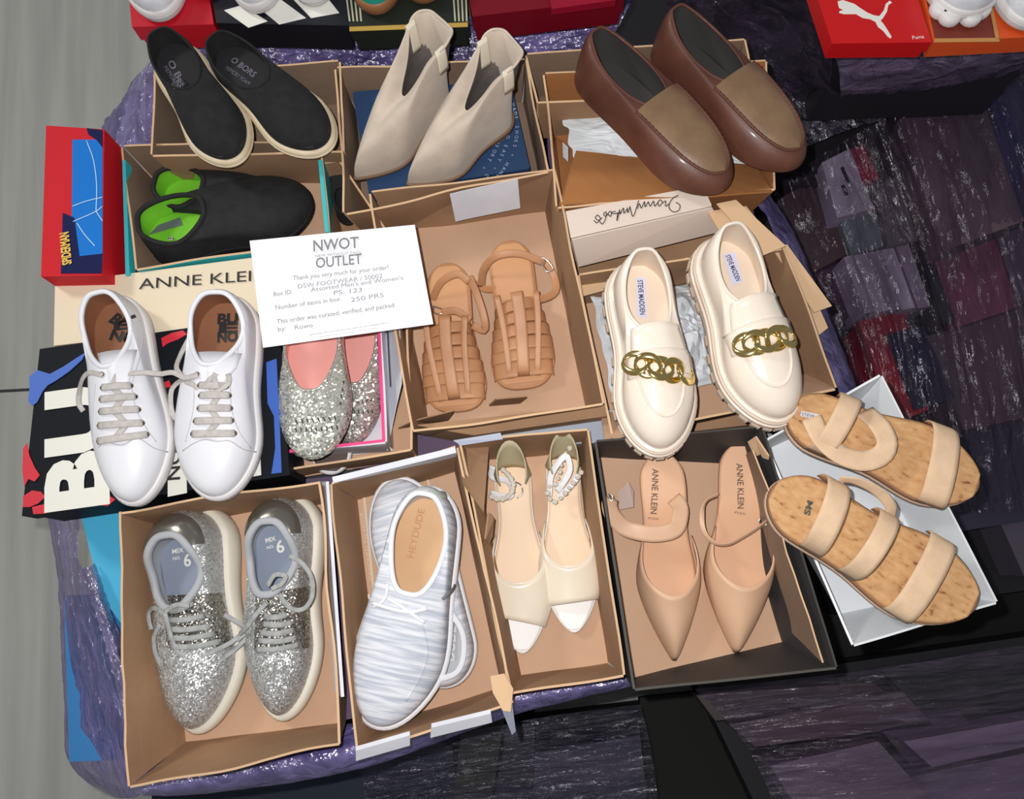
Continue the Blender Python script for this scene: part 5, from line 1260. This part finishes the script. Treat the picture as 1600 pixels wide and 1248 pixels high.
# -- shoes standing on the boxes behind
TRW = mat('white_mesh', (226, 228, 232), .7, (212, 214, 220), 60, .3, 300); GUM = mat('gum_rubber', (150, 100, 64), .5); TEAL = mat('teal_fabric', (28, 150, 130), .7); NVY = mat('navy_fabric', (30, 48, 92), .7); BRS = mat('brown_suede', (110, 84, 66), .9)
def trainer(label, heel, toe, z, side, up, so, cap=None, wk=1, name='trainer', lay=1):
    s = Shoe(name, label, 'trainers on the boxes behind', heel, toe, z, z, side, ROUND, 0, wk, sole=(.03, .024), spring=.004)
    s.layer('sole', so, .003, 0, .028, .004)
    if lay: s.layer('sole_line', SHD, .0036, .012, .0145, .0004)
    s.upper(up, .05, .45, [(0, .10), (.35, .13), (1, .10)], [(0, .08), (.5, .06), (1, .075)], e2=.7, lining=DLIN, insole=DLIN, rimr=.003)
    if cap:
        V = []; r0 = 3; rr = s.rr; n0, n1 = NT//2 - 11, NT//2 + 12
        for k in range(0, 7):
            for i in range(n0, n1): V.append(rr[k][i] + Vector((0, .0015, .002)))
        w = n1 - n0; obj('toe_cap', V, [(j*w+i, j*w+i+1, (j+1)*w+i+1, (j+1)*w+i) for j in range(6) for i in range(w - 1)], cap, s.r, True)
    return s
trainer('white trainer at the top left with its ribbed end over the red box', (214, -150), (262, 36), .122, 1, TRW, WRU)
trainer('small white toe on the red box beside the black box at the top', (300, -160), (330, 2), .122, 1, TRW, WRU)
trainer('white and navy trainer on the black box with white bars', (392, -150), (408, 24), .122, 1, NVY, WRU, TRW)
trainer('white trainer toe at the right end of the black box with white bars', (486, -150), (494, 13), .122, -1, TRW, WRU)
trainer('teal trainer with a gum sole on the dark green box', (582, -150), (592, 26), .122, 1, TEAL, GUM, None, 1, lay=0)
trainer('brown trainer with a gum sole at the right of the dark green box', (662, -160), (664, 9), .122, -1, BRS, GUM, None, 1, lay=0)
q = trainer('chunky white trainer with a scalloped sole on the orange and brown box', (1500, -170), (1496, 36), .142, 1, TRW, WRU, None, 1.25)
for k, (x, y) in enumerate(((1466, 20), (1480, 31), (1512, 31), (1526, 20))):
    c = P(x, y, .142); V = []; Fc = []
    for j, (r_, z_) in enumerate(((.013, 0), (.0155, .004), (.0155, .012), (.012, .017))):
        for i in range(14): V.append(c + Vector((math.cos(2*PI*i/14) * r_, math.sin(2*PI*i/14) * r_, z_)))
    for j in range(3):
        for i in range(14): Fc.append((j*14+i, j*14+(i+1) % 14, (j+1)*14+(i+1) % 14, (j+1)*14+i))
    Fc += [tuple(range(14))[::-1], tuple(range(42, 56))]
    obj('sole_lobe', V, Fc, WRU, q.r, True, True)
trainer('white trainer cut off by the right edge of the picture', (1640, -150), (1590, 50), .142, -1, TRW, WRU, None, 1.15)
# slide end and black shoe end peeping out between the trays
s = Shoe('slide_sandal', 'dark footbed of a sandal peeping out below the glitter flats', None, (516, 741), (536, 600), .012, .006, 1, ROUND, 0, 1.25, sole=(.012, .012), cat='sandal')
s.layer('sole', mat('pale_rim', (222, 220, 222), .6), .002, 0, .012, .002); s.insole(mat('dark_brown_footbed', (84, 70, 66), .7), .001, .92, 'footbed', .02)
s = Shoe('black_shoe', 'black shoe end in the narrow torn tray beside the ankle boots', None, (548, 352), (526, 262), .008, .008, 1, ROUND, 0, 1.0, sole=(.008, .008))
s.layer('sole', mat('black_rubber', (22, 22, 24), .6), .001, 0, .008, .002); s.upper(BSL, .04, .5, [(0, .1), (.5, .12), (1, .1)], [(0, .035), (1, .03)], lining=BSL)
